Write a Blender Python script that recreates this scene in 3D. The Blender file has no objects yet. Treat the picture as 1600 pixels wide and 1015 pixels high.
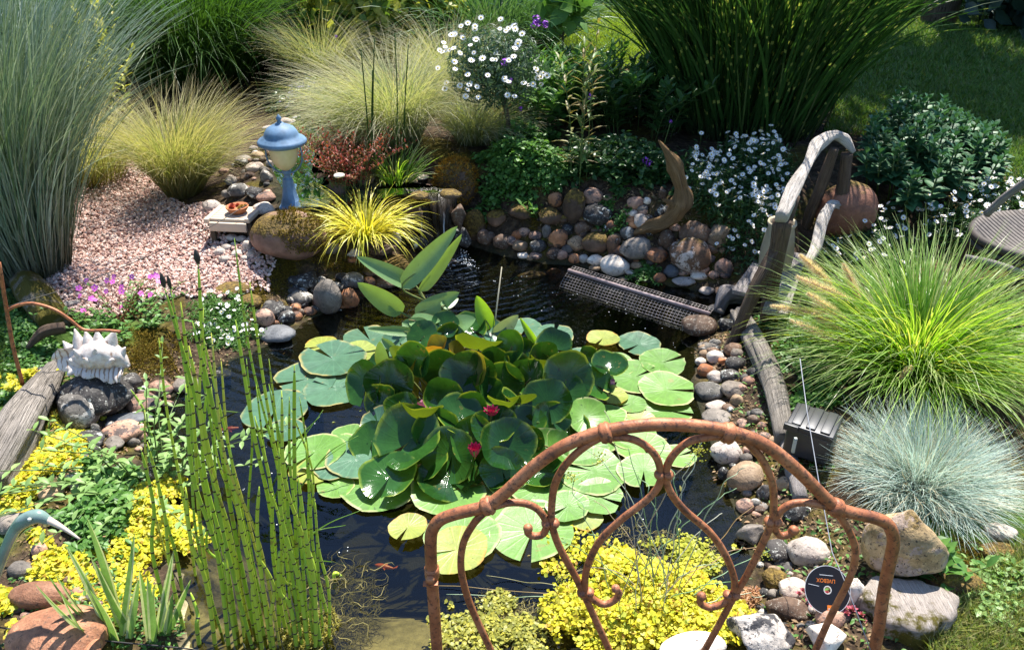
import bpy, bmesh, math, random
import numpy as np
from mathutils import Vector, Matrix, noise
random.seed(7); RNG = np.random.default_rng(7)
S = bpy.context.scene; C = S.collection
PI = math.pi; R_ = math.radians
# ---------------------------------------------------------------- camera, sky, sun, exposure
CAM_H, PITCH, FPX = 1.6, R_(30), 1256.0
cam = bpy.data.cameras.new('camera'); co = bpy.data.objects.new('camera', cam); C.objects.link(co)
co.location = (0, 0, CAM_H); co.rotation_euler = (PI/2-PITCH, 0, 0)
cam.sensor_width = 36; cam.lens = FPX/1600*36; cam.clip_end = 400; cam.clip_start = .05
S.camera = co
SUN_EL, SUN_AZ = R_(63), R_(20)          # azimuth measured from +Y (away from camera) towards +X
W_ = bpy.data.worlds.new('World'); S.world = W_; W_.use_nodes = True
nt = W_.node_tree; bg = nt.nodes['Background']
sky = nt.nodes.new('ShaderNodeTexSky'); sky.sky_type = 'NISHITA'; sky.sun_disc = False
sky.sun_elevation = SUN_EL; sky.sun_rotation = SUN_AZ; sky.ozone_density = 5.; sky.dust_density = .3
nt.links.new(sky.outputs[0], bg.inputs[0]); bg.inputs[1].default_value = .105
sl = bpy.data.lights.new('sun', 'SUN'); sl.energy = 4.9; sl.angle = R_(.55); sl.color = (1, .955, .88)
so = bpy.data.objects.new('sun', sl); C.objects.link(so); so.location = (3, 6, 12)
sd_ = Vector((math.sin(SUN_AZ)*math.cos(SUN_EL), math.cos(SUN_AZ)*math.cos(SUN_EL), math.sin(SUN_EL)))
so.rotation_euler = (-sd_).to_track_quat('-Z', 'Y').to_euler()
S.view_settings.view_transform = 'Standard'; S.view_settings.look = 'None'
S.view_settings.exposure = 1.32; S.view_settings.gamma = 1
S.cycles.max_bounces = 8; S.cycles.transparent_max_bounces = 12
# ---------------------------------------------------------------- geometry helpers
cp, sp = math.cos(PITCH), math.sin(PITCH)
def rays(px, py):
    px = np.asarray(px, float); py = np.asarray(py, float)
    u = 507.5-py
    return np.stack([px-800, FPX*cp+u*sp, -FPX*sp+u*cp], -1)
def G(px, py, z=0.):
    r = rays(px, py); t = (z-CAM_H)/r[..., 2]
    return r*t[..., None]+np.array([0, 0, CAM_H])
def W(px, py, Y):
    r = rays(px, py); t = Y/r[..., 1]
    return r*t[..., None]+np.array([0, 0, CAM_H])
def depth(p): return p[1]*cp+(CAM_H-p[2])*sp
def sm(a, b, x):
    t = np.clip((x-a)/(b-a), 0, 1); return t*t*(3-2*t)
POND = [(640,425),(672,392),(706,376),(742,386),(790,402),(850,412),(905,416),(960,432),(1050,448),(1120,462),(1160,478),(1120,500),(1088,520),(1084,560),(1078,610),(1096,660),(1112,720),(1128,770),(1160,820),(1172,870),(1160,930),(1060,975),(900,1010),(760,1060),(600,1075),(420,1060),(300,1010),(290,900),(262,820),(238,760),(225,700),(240,640),(300,600),(370,560),(420,540),(462,515),(500,490),(550,478),(590,455)]
POLY = np.array([G(a, b)[:2] for a, b in POND])
def sdist(poly, P):
    """signed distance, negative inside"""
    P = np.asarray(P, float); d = np.full(len(P), 1e9); ins = np.zeros(len(P), bool)
    n = len(poly)
    for i in range(n):
        a = poly[i]; b = poly[(i+1) % n]; e = b-a; w = P-a
        t = np.clip((w@e)/(e@e), 0, 1); d = np.minimum(d, np.hypot(*(w-t[:, None]*e).T))
        c = ((a[1] > P[:, 1]) != (b[1] > P[:, 1]))
        xi = (b[0]-a[0])*(P[:, 1]-a[1])/((b[1]-a[1]) if abs(b[1]-a[1]) > 1e-9 else 1e-9)+a[0]
        ins ^= c & (P[:, 0] < xi)
    return np.where(ins, -d, d)
ZS = .30
STREAM = np.array([G(a, b, ZS)[:2] for a, b in [(452,178),(500,176),(508,240),(540,292),(640,290),(696,290),(698,297),(642,297),(520,320),(455,318),(425,262)]])
def vnoise(x, y, s, seed=0):
    x = x*s+seed*17.3; y = y*s+seed*5.1
    return (np.sin(x*1.3+np.sin(y*1.7+seed)*1.4)+np.sin(y*1.9+np.sin(x*2.3)*1.2+1.3)+.5*np.sin(x*4.1+y*3.3))/2.5
def Hraw(P):
    x, y = P[:, 0], P[:, 1]
    d = sdist(POLY, P)
    far = .09+.20*sm(2.9, 3.6, y)*sm(-1.75, -1.0, x)*(1-.5*sm(1.5, 2.4, x))+.06*sm(2.6, 4.5, y)+.05*sm(1.2, 2, x)
    out = far*sm(-.02, .30, d)+.012*vnoise(x, y, 6, 1)*sm(0, .15, d)+.006*vnoise(x, y, 19, 2)*sm(0, .1, d)
    shelf = (1-sm(1.35, 1.9, y))*sm(-1.0, -.5, x)*(1-sm(.1, .35, x))
    inn = -(.03+.5*sm(0, .42, -d)*(1-.8*shelf))
    h = np.where(d > 0, out, inn*sm(0, .04, -d))
    ds = sdist(STREAM, P)
    return np.where(ds < .1, np.minimum(h, ZS-.05*sm(.03, -.06, ds)+.03*sm(0, .1, ds)), h)
gx = np.arange(-6, 6.01, .04); gy = np.arange(.3, 12.01, .04)
GXX, GYY = np.meshgrid(gx, gy)
HG = Hraw(np.stack([GXX.ravel(), GYY.ravel()], -1)).reshape(GXX.shape)
def H(x, y):
    x = np.asarray(x, float); y = np.asarray(y, float)
    fx = np.clip((x-gx[0])/.04, 0, len(gx)-1.001); fy = np.clip((y-gy[0])/.04, 0, len(gy)-1.001)
    i = fx.astype(int); j = fy.astype(int); u = fx-i; v = fy-j
    return (HG[j, i]*(1-u)+HG[j, i+1]*u)*(1-v)+(HG[j+1, i]*(1-u)+HG[j+1, i+1]*u)*v
def T(px, py):
    """where the line of sight meets the ground (water counts as ground)"""
    r = rays(px, py)/FPX; t = np.full(r.shape[:-1], .6); done = np.zeros(t.shape, bool)
    for _ in range(600):
        p = r*t[..., None]; z = p[..., 2]+CAM_H
        done |= z < np.maximum(H(p[..., 0], p[..., 1]), 0)
        t = np.where(done, t, t+.02)
        if done.all(): break
    return r*t[..., None]+np.array([0, 0, CAM_H])
def ragged(pxpoly, n, z=None, amp=.05, clump=.75):
    """like inpoly with a torn edge and uneven density"""
    P = np.array([(T(a, b) if z is None else G(a, b, z))[:2] for a, b in pxpoly]); lo, hi = P.min(0)-amp, P.max(0)+amp; out = []
    amp = min(amp, .22*min(hi-lo))
    while sum(map(len, out)) < n:
        q = RNG.uniform(lo, hi, (n*2, 2)); e = sdist(P, q)+amp*(vnoise(q[:, 0], q[:, 1], 13, 6)+.7*vnoise(q[:, 0], q[:, 1], 37, 7)); d = vnoise(q[:, 0], q[:, 1], 22, 9)*.5+.5
        out.append(q[(e < 0) & (RNG.uniform(0, 1, len(q)) < (1-clump)+clump*d*1.3) & (RNG.uniform(0, 1, len(q)) < .25+sm(0, amp*1.3, -e))])
    q = np.concatenate(out)[:n]
    return np.c_[q, np.maximum(H(q[:, 0], q[:, 1]), 0 if z is None else z)], sdist(P, q)
class A:
    def __init__(s): s.V = []; s.F = []; s.T = []; s.n = 0
    def add(s, V, F, t=None, m=0):
        V = np.asarray(V, float).reshape(-1, 3)
        if t is None: t = np.tile([.5, .5, .5], (len(V), 1))
        t = np.asarray(t, float)
        if t.ndim == 1: t = np.tile(t, (len(V), 1))
        s.V.append(V); s.T.append(t)
        for f in (F if isinstance(F, list) else [F]):
            f = np.asarray(f, int)
            if f.size: s.F.append((f+s.n, m))
        s.n += len(V); return s
    def merge(s, o):
        for f, m in o.F: s.F.append((f+s.n, m))
        s.V += o.V; s.T += o.T; s.n += o.n; return s
ORG = {}
def link(name, me, parent=None, origin=(0, 0, 0)):
    o = bpy.data.objects.new(name, me); C.objects.link(o); ORG[o.name] = np.array(origin, float)
    if parent is not None:
        o.parent = parent; o.location = np.array(origin)-ORG[parent.name]
    else: o.location = origin
    return o
def mesh(name, a, mats, org, smooth=True):
    V = np.concatenate(a.V)-np.array(org); T_ = np.concatenate(a.T)
    me = bpy.data.meshes.new(name); me.vertices.add(len(V)); me.vertices.foreach_set('co', V.ravel().astype(np.float32))
    li = np.concatenate([f.ravel() for f, m in a.F]); tot = np.concatenate([np.full(len(f), f.shape[1]) for f, m in a.F])
    mi = np.concatenate([np.full(len(f), m) for f, m in a.F])
    me.loops.add(len(li)); me.loops.foreach_set('vertex_index', li.astype(np.int32))
    me.polygons.add(len(tot)); me.polygons.foreach_set('loop_start', (np.cumsum(tot)-tot).astype(np.int32))
    me.polygons.foreach_set('loop_total', tot.astype(np.int32)); me.polygons.foreach_set('material_index', mi.astype(np.int32))
    me.polygons.foreach_set('use_smooth', np.full(len(tot), smooth))
    for m in (mats if isinstance(mats, (list, tuple)) else [mats]): me.materials.append(m)
    at = me.attributes.new('tint', 'FLOAT_COLOR', 'POINT')
    at.data.foreach_set('color', np.c_[T_, np.ones(len(T_))].ravel().astype(np.float32))
    me.update(calc_edges=True); me.validate(); return me
def obj(name, a, mats, parent=None, origin=None, smooth=True):
    if origin is None:
        if parent is not None: origin = ORG[parent.name]
        else:
            V = np.concatenate(a.V); origin = [(V[:, 0].min()+V[:, 0].max())/2, (V[:, 1].min()+V[:, 1].max())/2, V[:, 2].min()]
    return link(name, mesh(name, a, mats, origin, smooth), parent, origin)
LABELS = {}
def tag(o, label, cat, group=None, kind=None):
    if label: o['label'] = label
    if cat: o['category'] = cat
    if group: o['group'] = group
    if kind: o['kind'] = kind
    return o
def thing(name, label, cat, loc, group=None):
    o = link(name, None, None, loc); o.empty_display_size = .05
    return tag(o, label, cat, group)
def struct(o, label=None):
    o['kind'] = 'structure'
    if label: o['label'] = label
    return o
def catmull(P, k=6, closed=False):
    P = np.asarray(P, float); n = len(P); out = []
    if closed: Q = np.concatenate([P[-1:], P, P[:2]]); m = n
    else: Q = np.concatenate([[2*P[0]-P[1]], P, [2*P[-1]-P[-2]]]); m = n-1
    for i in range(m):
        a, b, c, d = Q[i:i+4]
        for t in np.arange(k)/k:
            out.append(.5*(2*b+(c-a)*t+(2*a-5*b+4*c-d)*t*t+(3*b-a-3*c+d)*t**3))
    if not closed: out.append(P[-1])
    return np.array(out)
def tube(a, P, r, sides=8, m=0, cap=True, closed=False, tb=None, jit=None):
    P = np.asarray(P, float); n = len(P); r = np.broadcast_to(np.asarray(r, float), (n,))
    d = np.gradient(P, axis=0)
    if closed: d = np.roll(P, -1, 0)-np.roll(P, 1, 0)
    d /= np.maximum(np.linalg.norm(d, axis=1), 1e-9)[:, None]
    u = np.cross(d[0], [0, 0, 1.]);
    if np.linalg.norm(u) < .1: u = np.cross(d[0], [0, 1., 0])
    U = []
    for i in range(n):
        u = u-d[i]*(u@d[i]); u = u/max(np.linalg.norm(u), 1e-9); U.append(u)
    U = np.array(U); Vv = np.cross(d, U)
    an = np.arange(sides)*2*PI/sides
    rr = r[:, None]*np.ones((n, sides))
    if jit is not None: rr = rr*jit
    V = P[:, None]+rr[..., None]*(np.cos(an)[None, :, None]*U[:, None]+np.sin(an)[None, :, None]*Vv[:, None])
    L = np.r_[0, np.cumsum(np.linalg.norm(np.diff(P, axis=0), axis=1))]
    t = np.stack([np.cos(an)[None]*np.ones((n, 1)), L[:, None]*np.ones((1, sides)), np.sin(an)[None]*np.ones((n, 1))], -1)
    i = np.arange(n if closed else n-1)[:, None]; j = np.arange(sides)[None]; j2 = (j+1) % sides; i2 = (i+1) % n
    F = np.stack([i*sides+j, i*sides+j2, i2*sides+j2, i2*sides+j], -1).reshape(-1, 4)
    V = V.reshape(-1, 3); t = t.reshape(-1, 3); fs = [F]
    if cap and not closed:
        V = np.r_[V, P[:1], P[-1:]]; t = np.r_[t, [[0, 0, 0]], [[0, L[-1], 0]]]; jj = np.arange(sides); k = n*sides
        fs.append(np.stack([np.full(sides, k), (jj+1) % sides, jj], -1))
        fs.append(np.stack([np.full(sides, k+1), (n-1)*sides+jj, (n-1)*sides+(jj+1) % sides], -1))
    a.add(V, fs, t, m); return a
def box(a, c, s, rz=0, m=0, rx=0, ry=0, bev=.08):
    """box with chamfered edges"""
    x, y, z = np.array(s)/2; b = min(x, y, z)*bev*2
    V = []; 
    bm = bmesh.new(); bmesh.ops.create_cube(bm, size=1, matrix=Matrix.Diagonal((*s, 1)))
    bmesh.ops.bevel(bm, geom=list(bm.edges), offset=b, segments=2, affect='EDGES', profile=.6)
    M_ = Matrix.Translation(c) @ Matrix.Rotation(rz, 4, 'Z') @ Matrix.Rotation(rx, 4, 'X') @ Matrix.Rotation(ry, 4, 'Y')
    bm.transform(M_); bm.verts.ensure_lookup_table()
    q = [[v.index for v in f.verts] for f in bm.faces]
    F = [np.array([f for f in q if len(f) == k]) for k in (3, 4)]
    a.add([v.co[:] for v in bm.verts], [f for f in F if len(f)], None, m); bm.free(); return a
def lathe(a, prof, c, sides=28, m=0, axis=None):
    prof = np.array(prof, float); n = len(prof); an = np.arange(sides)*2*PI/sides
    V = np.stack([prof[:, :1]*np.cos(an), prof[:, :1]*np.sin(an), prof[:, 1:]*np.ones(sides)], -1).reshape(-1, 3)
    if axis is not None: V = V @ np.array(Vector((0, 0, 1)).rotation_difference(Vector(axis)).to_matrix()).T
    V = V+np.array(c); i = np.arange(n-1)[:, None]; j = np.arange(sides)[None]; j2 = (j+1) % sides
    F = np.stack([i*sides+j, i*sides+j2, (i+1)*sides+j2, (i+1)*sides+j], -1).reshape(-1, 4)
    a.add(V, F, None, m); return a
_ico = {}
def ico(k):
    if k not in _ico:
        bm = bmesh.new(); bmesh.ops.create_icosphere(bm, subdivisions=k, radius=1)
        _ico[k] = (np.array([v.co[:] for v in bm.verts]), np.array([[v.index for v in f.verts] for f in bm.faces])); bm.free()
    return _ico[k]
def ball(a, c, r, k=2, m=0, t=None):
    V, F = ico(k); a.add(V*np.array(r)+np.array(c), F, t, m); return a
# ---- vegetation generators
def blades(a, base, az, L, lean, curl, w, segs=7, m=0, flat=.35, rnd=None, pw=1.4, prof=None, wob=.0):
    """ribbons; every argument is a scalar or an array of n"""
    n = len(base); f = lambda v: np.broadcast_to(np.asarray(v, float), (n,))
    az, L, lean, curl, w = map(f, (az, L, lean, curl, w))
    s = np.linspace(0, 1, segs+1); th = lean[:, None]+curl[:, None]*s[None]**pw
    azs = az[:, None]+wob*np.sin(s[None]*5+RNG.uniform(0, 6, (n, 1)))
    d = np.stack([np.sin(th)*np.cos(azs), np.sin(th)*np.sin(azs), np.cos(th)], -1)
    step = (d[:, :-1]+d[:, 1:])/2*(L/segs)[:, None, None]
    P = np.concatenate([base[:, None], base[:, None]+np.cumsum(step, 1)], 1)
    tw = RNG.uniform(-flat, flat, n)*PI
    side = np.stack([-np.sin(azs), np.cos(azs), 0*azs], -1); nor = np.cross(side, d)
    side = side*np.cos(tw)[:, None, None]+nor*np.sin(tw)[:, None, None]
    pr = (np.minimum(1, .5+s*3)*(1-s**2.2)) if prof is None else prof(s)
    hw = (w[:, None]*pr[None]/2+.00015)[..., None]*side
    V = np.stack([P-hw, P+hw], 2).reshape(-1, 3); K = (segs+1)*2
    q = np.array([[2*i, 2*i+1, 2*i+3, 2*i+2] for i in range(segs)])
    F = (q[None]+(np.arange(n)*K)[:, None, None]).reshape(-1, 4)
    rn = RNG.uniform(0, 1, n) if rnd is None else f(rnd)
    t = np.stack([np.repeat(rn, K), np.tile(np.repeat(s, 2), n), np.repeat(L, K)], -1)
    a.add(V, F, t, m); return P
def rnd_disc(n, r, pw=.5):
    q = r*RNG.uniform(0, 1, n)**pw; t = RNG.uniform(0, 2*PI, n)
    return np.stack([q*np.cos(t), q*np.sin(t), 0*q], -1), t, q/max(r, 1e-9)
def frames(nrm, spin):
    """rotation matrices taking +z to nrm, +x spun"""
    nrm = nrm/np.linalg.norm(nrm, axis=1)[:, None]; ref = np.where(np.abs(nrm[:, 2:]) > .95, [[1., 0, 0]], [[0, 0, 1.]])
    x = np.cross(ref, nrm); x /= np.linalg.norm(x, axis=1)[:, None]; y = np.cross(nrm, x)
    c, s = np.cos(spin)[:, None], np.sin(spin)[:, None]
    X = x*c+y*s; Y = -x*s+y*c
    return np.stack([X, Y, nrm], -1)
def leaf_t(l=1., w=.4, fold=.12, curve=.15, n=4, pw=1., blunt=0):
    """leaf along +x: 3 verts across"""
    V = []; t = []
    for i in range(n+1):
        s = i/n; hw = w/2*max(math.sin(PI*min(s**pw, 1))**(.75-blunt*.35), .04 if i == 0 else 0.001)
        z = curve*s*s*-l
        V += [(s*l, -hw, z+fold*hw*2), (s*l, 0, z), (s*l, hw, z+fold*hw*2)]; t += [s]*3
    F = []
    for i in range(n):
        k = 3*i; F += [(k, k+3, k+4, k+1), (k+1, k+4, k+5, k+2)]
    return np.array(V), np.array(F), np.array(t)
def scat(a, tpl, pos, rot, size, m=0, rnd=None):
    V, F, tg = tpl; n = len(pos); size = np.broadcast_to(np.asarray(size, float), (n,))
    X = np.einsum('nij,vj->nvi', rot, V)*size[:, None, None]+pos[:, None]
    Fs = (F[None]+(np.arange(n)*len(V))[:, None, None]).reshape(-1, F.shape[1])
    rn = RNG.uniform(0, 1, n) if rnd is None else rnd
    t = np.stack([np.repeat(rn, len(V)), np.tile(tg, n), np.repeat(size, len(V))], -1)
    a.add(X.reshape(-1, 3), Fs, t, m); return a
def upn(n, spread):
    v = RNG.normal(0, spread, (n, 3)); v[:, 2] = 1; return v
def dirrot(d, up=None, roll=0):
    """x axis -> d, z axis as close to up as possible"""
    n = len(d); d = d/np.linalg.norm(d, axis=1)[:, None]
    up = np.tile([0, 0, 1.], (n, 1)) if up is None else up
    y = np.cross(up, d); y /= np.maximum(np.linalg.norm(y, axis=1), 1e-6)[:, None]; z = np.cross(d, y)
    r = np.broadcast_to(np.asarray(roll, float), (n,)); c, s = np.cos(r)[:, None], np.sin(r)[:, None]
    return np.stack([d, y*c+z*s, -y*s+z*c], -1)
def inpoly(pxpoly, n, z=None):
    """n random ground points inside an outline"""
    P = np.array([(T(a, b) if z is None else G(a, b, z))[:2] for a, b in pxpoly]); lo, hi = P.min(0), P.max(0); out = []
    while sum(map(len, out)) < n:
        q = RNG.uniform(lo, hi, (n*2, 2)); out.append(q[sdist(P, q) < 0])
    q = np.concatenate(out)[:n]
    return np.c_[q, np.maximum(H(q[:, 0], q[:, 1]), 0 if z is None else z)]
# ---------------------------------------------------------------- materials
class NT:
    def __init__(s, name):
        s.m = bpy.data.materials.new(name); s.m.use_nodes = True; s.t = s.m.node_tree; s.t.nodes.clear()
        s.o = s.n('ShaderNodeOutputMaterial')
    def n(s, ty, ins=None, **kw):
        d = s.t.nodes.new(ty)
        for k, v in kw.items(): setattr(d, k, v)
        for k, v in (ins or {}).items(): s.set(d.inputs[k], v)
        return d
    def set(s, i, v):
        if isinstance(v, bpy.types.NodeSocket): s.t.links.new(v, i)
        elif isinstance(v, bpy.types.Node): s.t.links.new(v.outputs[0], i)
        elif isinstance(v, (tuple, list)) and len(v) == 3 and i.type == 'RGBA': i.default_value = (*v, 1)
        else: i.default_value = v
    def math(s, op, a, b=0., c=0.):
        return s.n('ShaderNodeMath', {0: a, 1: b, 2: c}, operation=op).outputs[0]
    def mix(s, f, a, b, bt='MIX'):
        d = s.n('ShaderNodeMix', data_type='RGBA', blend_type=bt); s.set(d.inputs[0], f); s.set(d.inputs[6], a); s.set(d.inputs[7], b); return d.outputs[2]
    def ramp(s, f, st, interp='LINEAR'):
        d = s.n('ShaderNodeValToRGB', {0: f}); r = d.color_ramp; r.interpolation = interp
        while len(r.elements) > 1: r.elements.remove(r.elements[-1])
        for i, (p, c) in enumerate(st):
            e = r.elements[0] if i == 0 else r.elements.new(p)
            e.position = p; e.color = (*c, 1) if isinstance(c, tuple) else (c, c, c, 1)
        return d.outputs[0]
    def noise(s, vec, sc, det=4, ro=.6, dist=0):
        d = s.n('ShaderNodeTexNoise', {'Scale': sc, 'Detail': det, 'Roughness': ro, 'Distortion': dist}); s.set(d.inputs['Vector'], vec); return d.outputs['Fac']
    def tint(s):
        a = s.n('ShaderNodeAttribute', attribute_name='tint'); x = s.n('ShaderNodeSeparateColor', {0: a.outputs['Color']}); return x.outputs
    def objco(s, rand=True):
        c = s.n('ShaderNodeTexCoord').outputs['Object']
        if not rand: return c
        r = s.n('ShaderNodeObjectInfo').outputs['Random']
        return s.n('ShaderNodeVectorMath', {0: c, 1: s.n('ShaderNodeCombineXYZ', {0: s.math('MULTIPLY', r, 9.), 1: s.math('MULTIPLY', r, 31.)})}, operation='ADD').outputs[0]
    def bump(s, h, st=.5, d=.01):
        return s.n('ShaderNodeBump', {'Height': h, 'Strength': st, 'Distance': d}).outputs[0]
    def pbr(s, col, rough=.6, spec=.4, bump=None, **k):
        p = s.n('ShaderNodeBsdfPrincipled', {'Base Color': col, 'Roughness': rough, 'Specular IOR Level': spec})
        if bump is not None: s.set(p.inputs['Normal'], bump)
        for a, b in k.items(): s.set(p.inputs[a.replace('_', ' ')], b)
        return p
    def out(s, sh, sock=0): s.t.links.new(sh.outputs[0], s.o.inputs[sock]); return s.m
def leafmat(name, cols, tr=.35, rough=.45, spec=.35, base=None, bpos=.35, tip=None, band=None, veins=0, trc=(1.25, 1.25, .6)):
    k = NT(name); r, g, b = k.tint()[:3]
    c = k.ramp(r, [(i/max(len(cols)-1, 1), q) for i, q in enumerate(cols)])
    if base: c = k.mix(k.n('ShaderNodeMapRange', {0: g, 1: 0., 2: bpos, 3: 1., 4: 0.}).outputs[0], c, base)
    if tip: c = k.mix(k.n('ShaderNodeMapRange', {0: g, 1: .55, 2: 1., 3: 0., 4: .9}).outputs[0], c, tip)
    if band:
        q = k.math('SINE', k.math('ADD', k.math('MULTIPLY', k.math('MULTIPLY', g, b), band[0]), k.math('MULTIPLY', r, 40.)))
        c = k.mix(k.math('MULTIPLY', k.math('GREATER_THAN', q, band[1]), k.math('GREATER_THAN', k.noise(k.objco(), 7., 2), .47)), c, band[2])
    nz = k.noise(k.objco(False), 60., 2)
    c = k.mix(.35, c, k.mix(1., c, k.ramp(nz, [(.3, .55), (.7, 1.35)]), 'MULTIPLY'))
    p = k.pbr(c, rough, spec)
    t = k.n('ShaderNodeBsdfTranslucent', {0: k.mix(1., c, trc, 'MULTIPLY')})
    mx = k.n('ShaderNodeMixShader', {0: tr, 1: p.outputs[0], 2: t.outputs[0]})
    return k.out(mx)
def rockmat(name, a, b, c=None, speck=None, moss=0., lich=0., rough=.75, sc=9.):
    k = NT(name); v = k.objco(); n1 = k.noise(v, sc, 6, .65); n2 = k.noise(v, sc*6, 4, .7); n3 = k.noise(v, sc*25, 2)
    col = k.ramp(n1, [(.35, a), (.5, tuple((x+y)/2 for x, y in zip(a, b))), (.62, b)])
    if c: col = k.mix(k.ramp(k.noise(v, sc*1.7, 5, .7), [(.52, 0.), (.56, 1.)]), col, c)
    rnd = k.n('ShaderNodeObjectInfo').outputs['Random']
    col = k.mix(1., col, k.ramp(rnd, [(0, (.7, .68, .66)), (.5, (1., .97, .94)), (1, (1.25, 1.15, 1.05))]), 'MULTIPLY')
    col = k.mix(.5, col, k.mix(1., col, k.ramp(n2, [(.3, .4), (.7, 1.5)]), 'MULTIPLY'))
    if speck: col = k.mix(k.ramp(k.noise(v, sc*8, 5, .8, .5), [(.57, 0.), (.6, 1.)]), col, speck)
    if lich: col = k.mix(k.ramp(k.noise(v, sc*2.6, 6, .75), [(.66-lich*.2, 0.), (.69-lich*.2, 1.)]), col, (.55, .56, .5))
    hgt = k.math('ADD', n1, k.math('MULTIPLY', n2, .5))
    if moss:
        z = k.n('ShaderNodeSeparateXYZ', {0: k.n('ShaderNodeNewGeometry').outputs['Normal']}).outputs[2]
        mk = k.ramp(k.math('ADD', k.math('MULTIPLY', z, .25), k.noise(v, sc*.8, 6, .7)), [(.85-moss*.45, 0.), (.93-moss*.45, 1.)])
        mc = k.ramp(k.noise(v, sc*12, 3, .7), [(.3, (.035, .022, .006)), (.5, (.12, .075, .014)), (.7, (.26, .17, .03))])
        col = k.mix(mk, col, mc); hgt = k.math('ADD', hgt, k.math('MULTIPLY', mk, k.math('MULTIPLY', n3, 1.5)))
    return k.out(k.pbr(col, rough, .35, k.bump(hgt, .6, .012)))
def woodmat(name, a, b, crack=(.02, .015, .01), sc=1., moss=0, rough=.85, str_=12.):
    k = NT(name); r, g, bb = k.tint()[:3]
    v = k.n('ShaderNodeCombineXYZ', {0: k.math('MULTIPLY', r, 4.6*sc), 1: k.math('MULTIPLY', g, str_/6), 2: k.math('MULTIPLY', bb, 4.6*sc)})
    n1 = k.noise(v, 3., 6, .7, .6); n2 = k.noise(v, 9., 4, .7, .3)
    col = k.ramp(n1, [(.3, a), (.65, b)]); ck = k.ramp(n2, [(.36, 1.), (.44, 0.)])
    col = k.mix(ck, col, crack)
    if moss: col = k.mix(k.ramp(k.noise(k.objco(), 7., 5, .7), [(.55-moss*.1, 0.), (.62-moss*.1, 1.)]), col, (.12, .10, .015))
    return k.out(k.pbr(col, rough, .2, k.bump(k.math('SUBTRACT', n1, k.math('MULTIPLY', ck, .8)), .9, .01)))
def plain(name, col, rough=.5, metal=0., nz=.25, sc=40., spec=.4, bmp=.1):
    k = NT(name); n = k.noise(k.objco(), sc, 4, .7)
    c = k.mix(nz, col, k.mix(1., col, k.ramp(n, [(.3, .35), (.7, 1.6)]), 'MULTIPLY'))
    return k.out(k.pbr(c, rough, spec, k.bump(n, bmp, .004), Metallic=metal))
# ---------------------------------------------------------------- the setting: ground, path, water
def axis(lo, hi, step, far):
    c = list(np.arange(lo, hi+1e-6, step)); s = step
    l, r = [lo], [hi]
    while r[-1] < far: s *= 1.35; r.append(r[-1]+s)
    s = step
    while l[-1] > -far: s *= 1.35; l.append(l[-1]-s)
    return np.array(sorted(set(l[1:]+c+r[1:])))
def lawn_zone(x, y):
    e = .12*vnoise(x, y, 2.5, 3)
    a = np.maximum(sm(2.35, 2.6, x+e)*sm(3.3, 3.6, y+e), sm(1.8, 2., x+e)*sm(4.2, 4.5, y+e)); b = sm(6.9, 7.3, y+e)
    c = sm(.92, 1.02, x+e*.4)*sm(1.75, 1.6, y); d = sm(-1.28, -1.4, x+e*.5)*sm(2.75, 2.6, y)
    return np.clip(a+b+c+d, 0, 1)
XS, YS = axis(-4, 4, .045, 70), axis(.4, 7.5, .045, 70)
gxx, gyy = np.meshgrid(XS, YS); pp = np.stack([gxx.ravel(), gyy.ravel()], -1)
hz = np.concatenate([Hraw(q) for q in np.array_split(pp, 6)])
lz = lawn_zone(pp[:, 0], pp[:, 1]); dd = sdist(POLY, pp)
sand = (1-sm(1.5, 1.85, pp[:, 1]+.12*vnoise(pp[:, 0], pp[:, 1], 5, 8)))*(dd < .02)*(1-sm(.1, .35, pp[:, 0]))
ga = A(); nx = len(XS); ny = len(YS)
ii, jj = np.meshgrid(np.arange(nx-1), np.arange(ny-1)); k0 = (jj*nx+ii).ravel()
ga.add(np.c_[pp, hz], np.stack([k0, k0+1, k0+nx+1, k0+nx], -1), np.stack([lz, (dd > .02)*(sdist(STREAM, pp) > .06)*1., sand], -1))
k = NT('garden_ground'); r, g, b = k.tint()[:3]; v = k.n('ShaderNodeTexCoord').outputs['Object']
n1 = k.noise(v, 4., 6, .65); n2 = k.noise(v, 40., 4, .7)
soil = k.ramp(n2, [(.3, (.018, .012, .008)), (.5, (.055, .036, .022)), (.7, (.13, .09, .055))])
mossc = k.ramp(n2, [(.3, (.03, .024, .006)), (.55, (.09, .07, .012)), (.7, (.17, .14, .03))])
lawnc = k.ramp(k.noise(v, 9., 5, .7), [(.3, (.035, .07, .012)), (.7, (.09, .16, .025))])
land = k.mix(k.ramp(n1, [(.5, 0.), (.6, 1.)]), soil, mossc); land = k.mix(r, land, lawnc)
bed = k.mix(b, k.ramp(n1, [(.4, (.016, .018, .009)), (.65, (.045, .040, .020))]), k.ramp(n1, [(.42, (.07, .06, .03)), (.6, (.52, .44, .26))]))
col = k.mix(g, bed, land)
GROUND_M = k.out(k.pbr(col, .9, .15, k.bump(k.math('ADD', n1, n2), .8, .02)))
struct(obj('ground', ga, GROUND_M, origin=(0, 0, 0)), 'mossy garden soil, lawn and pond bed')
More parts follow.
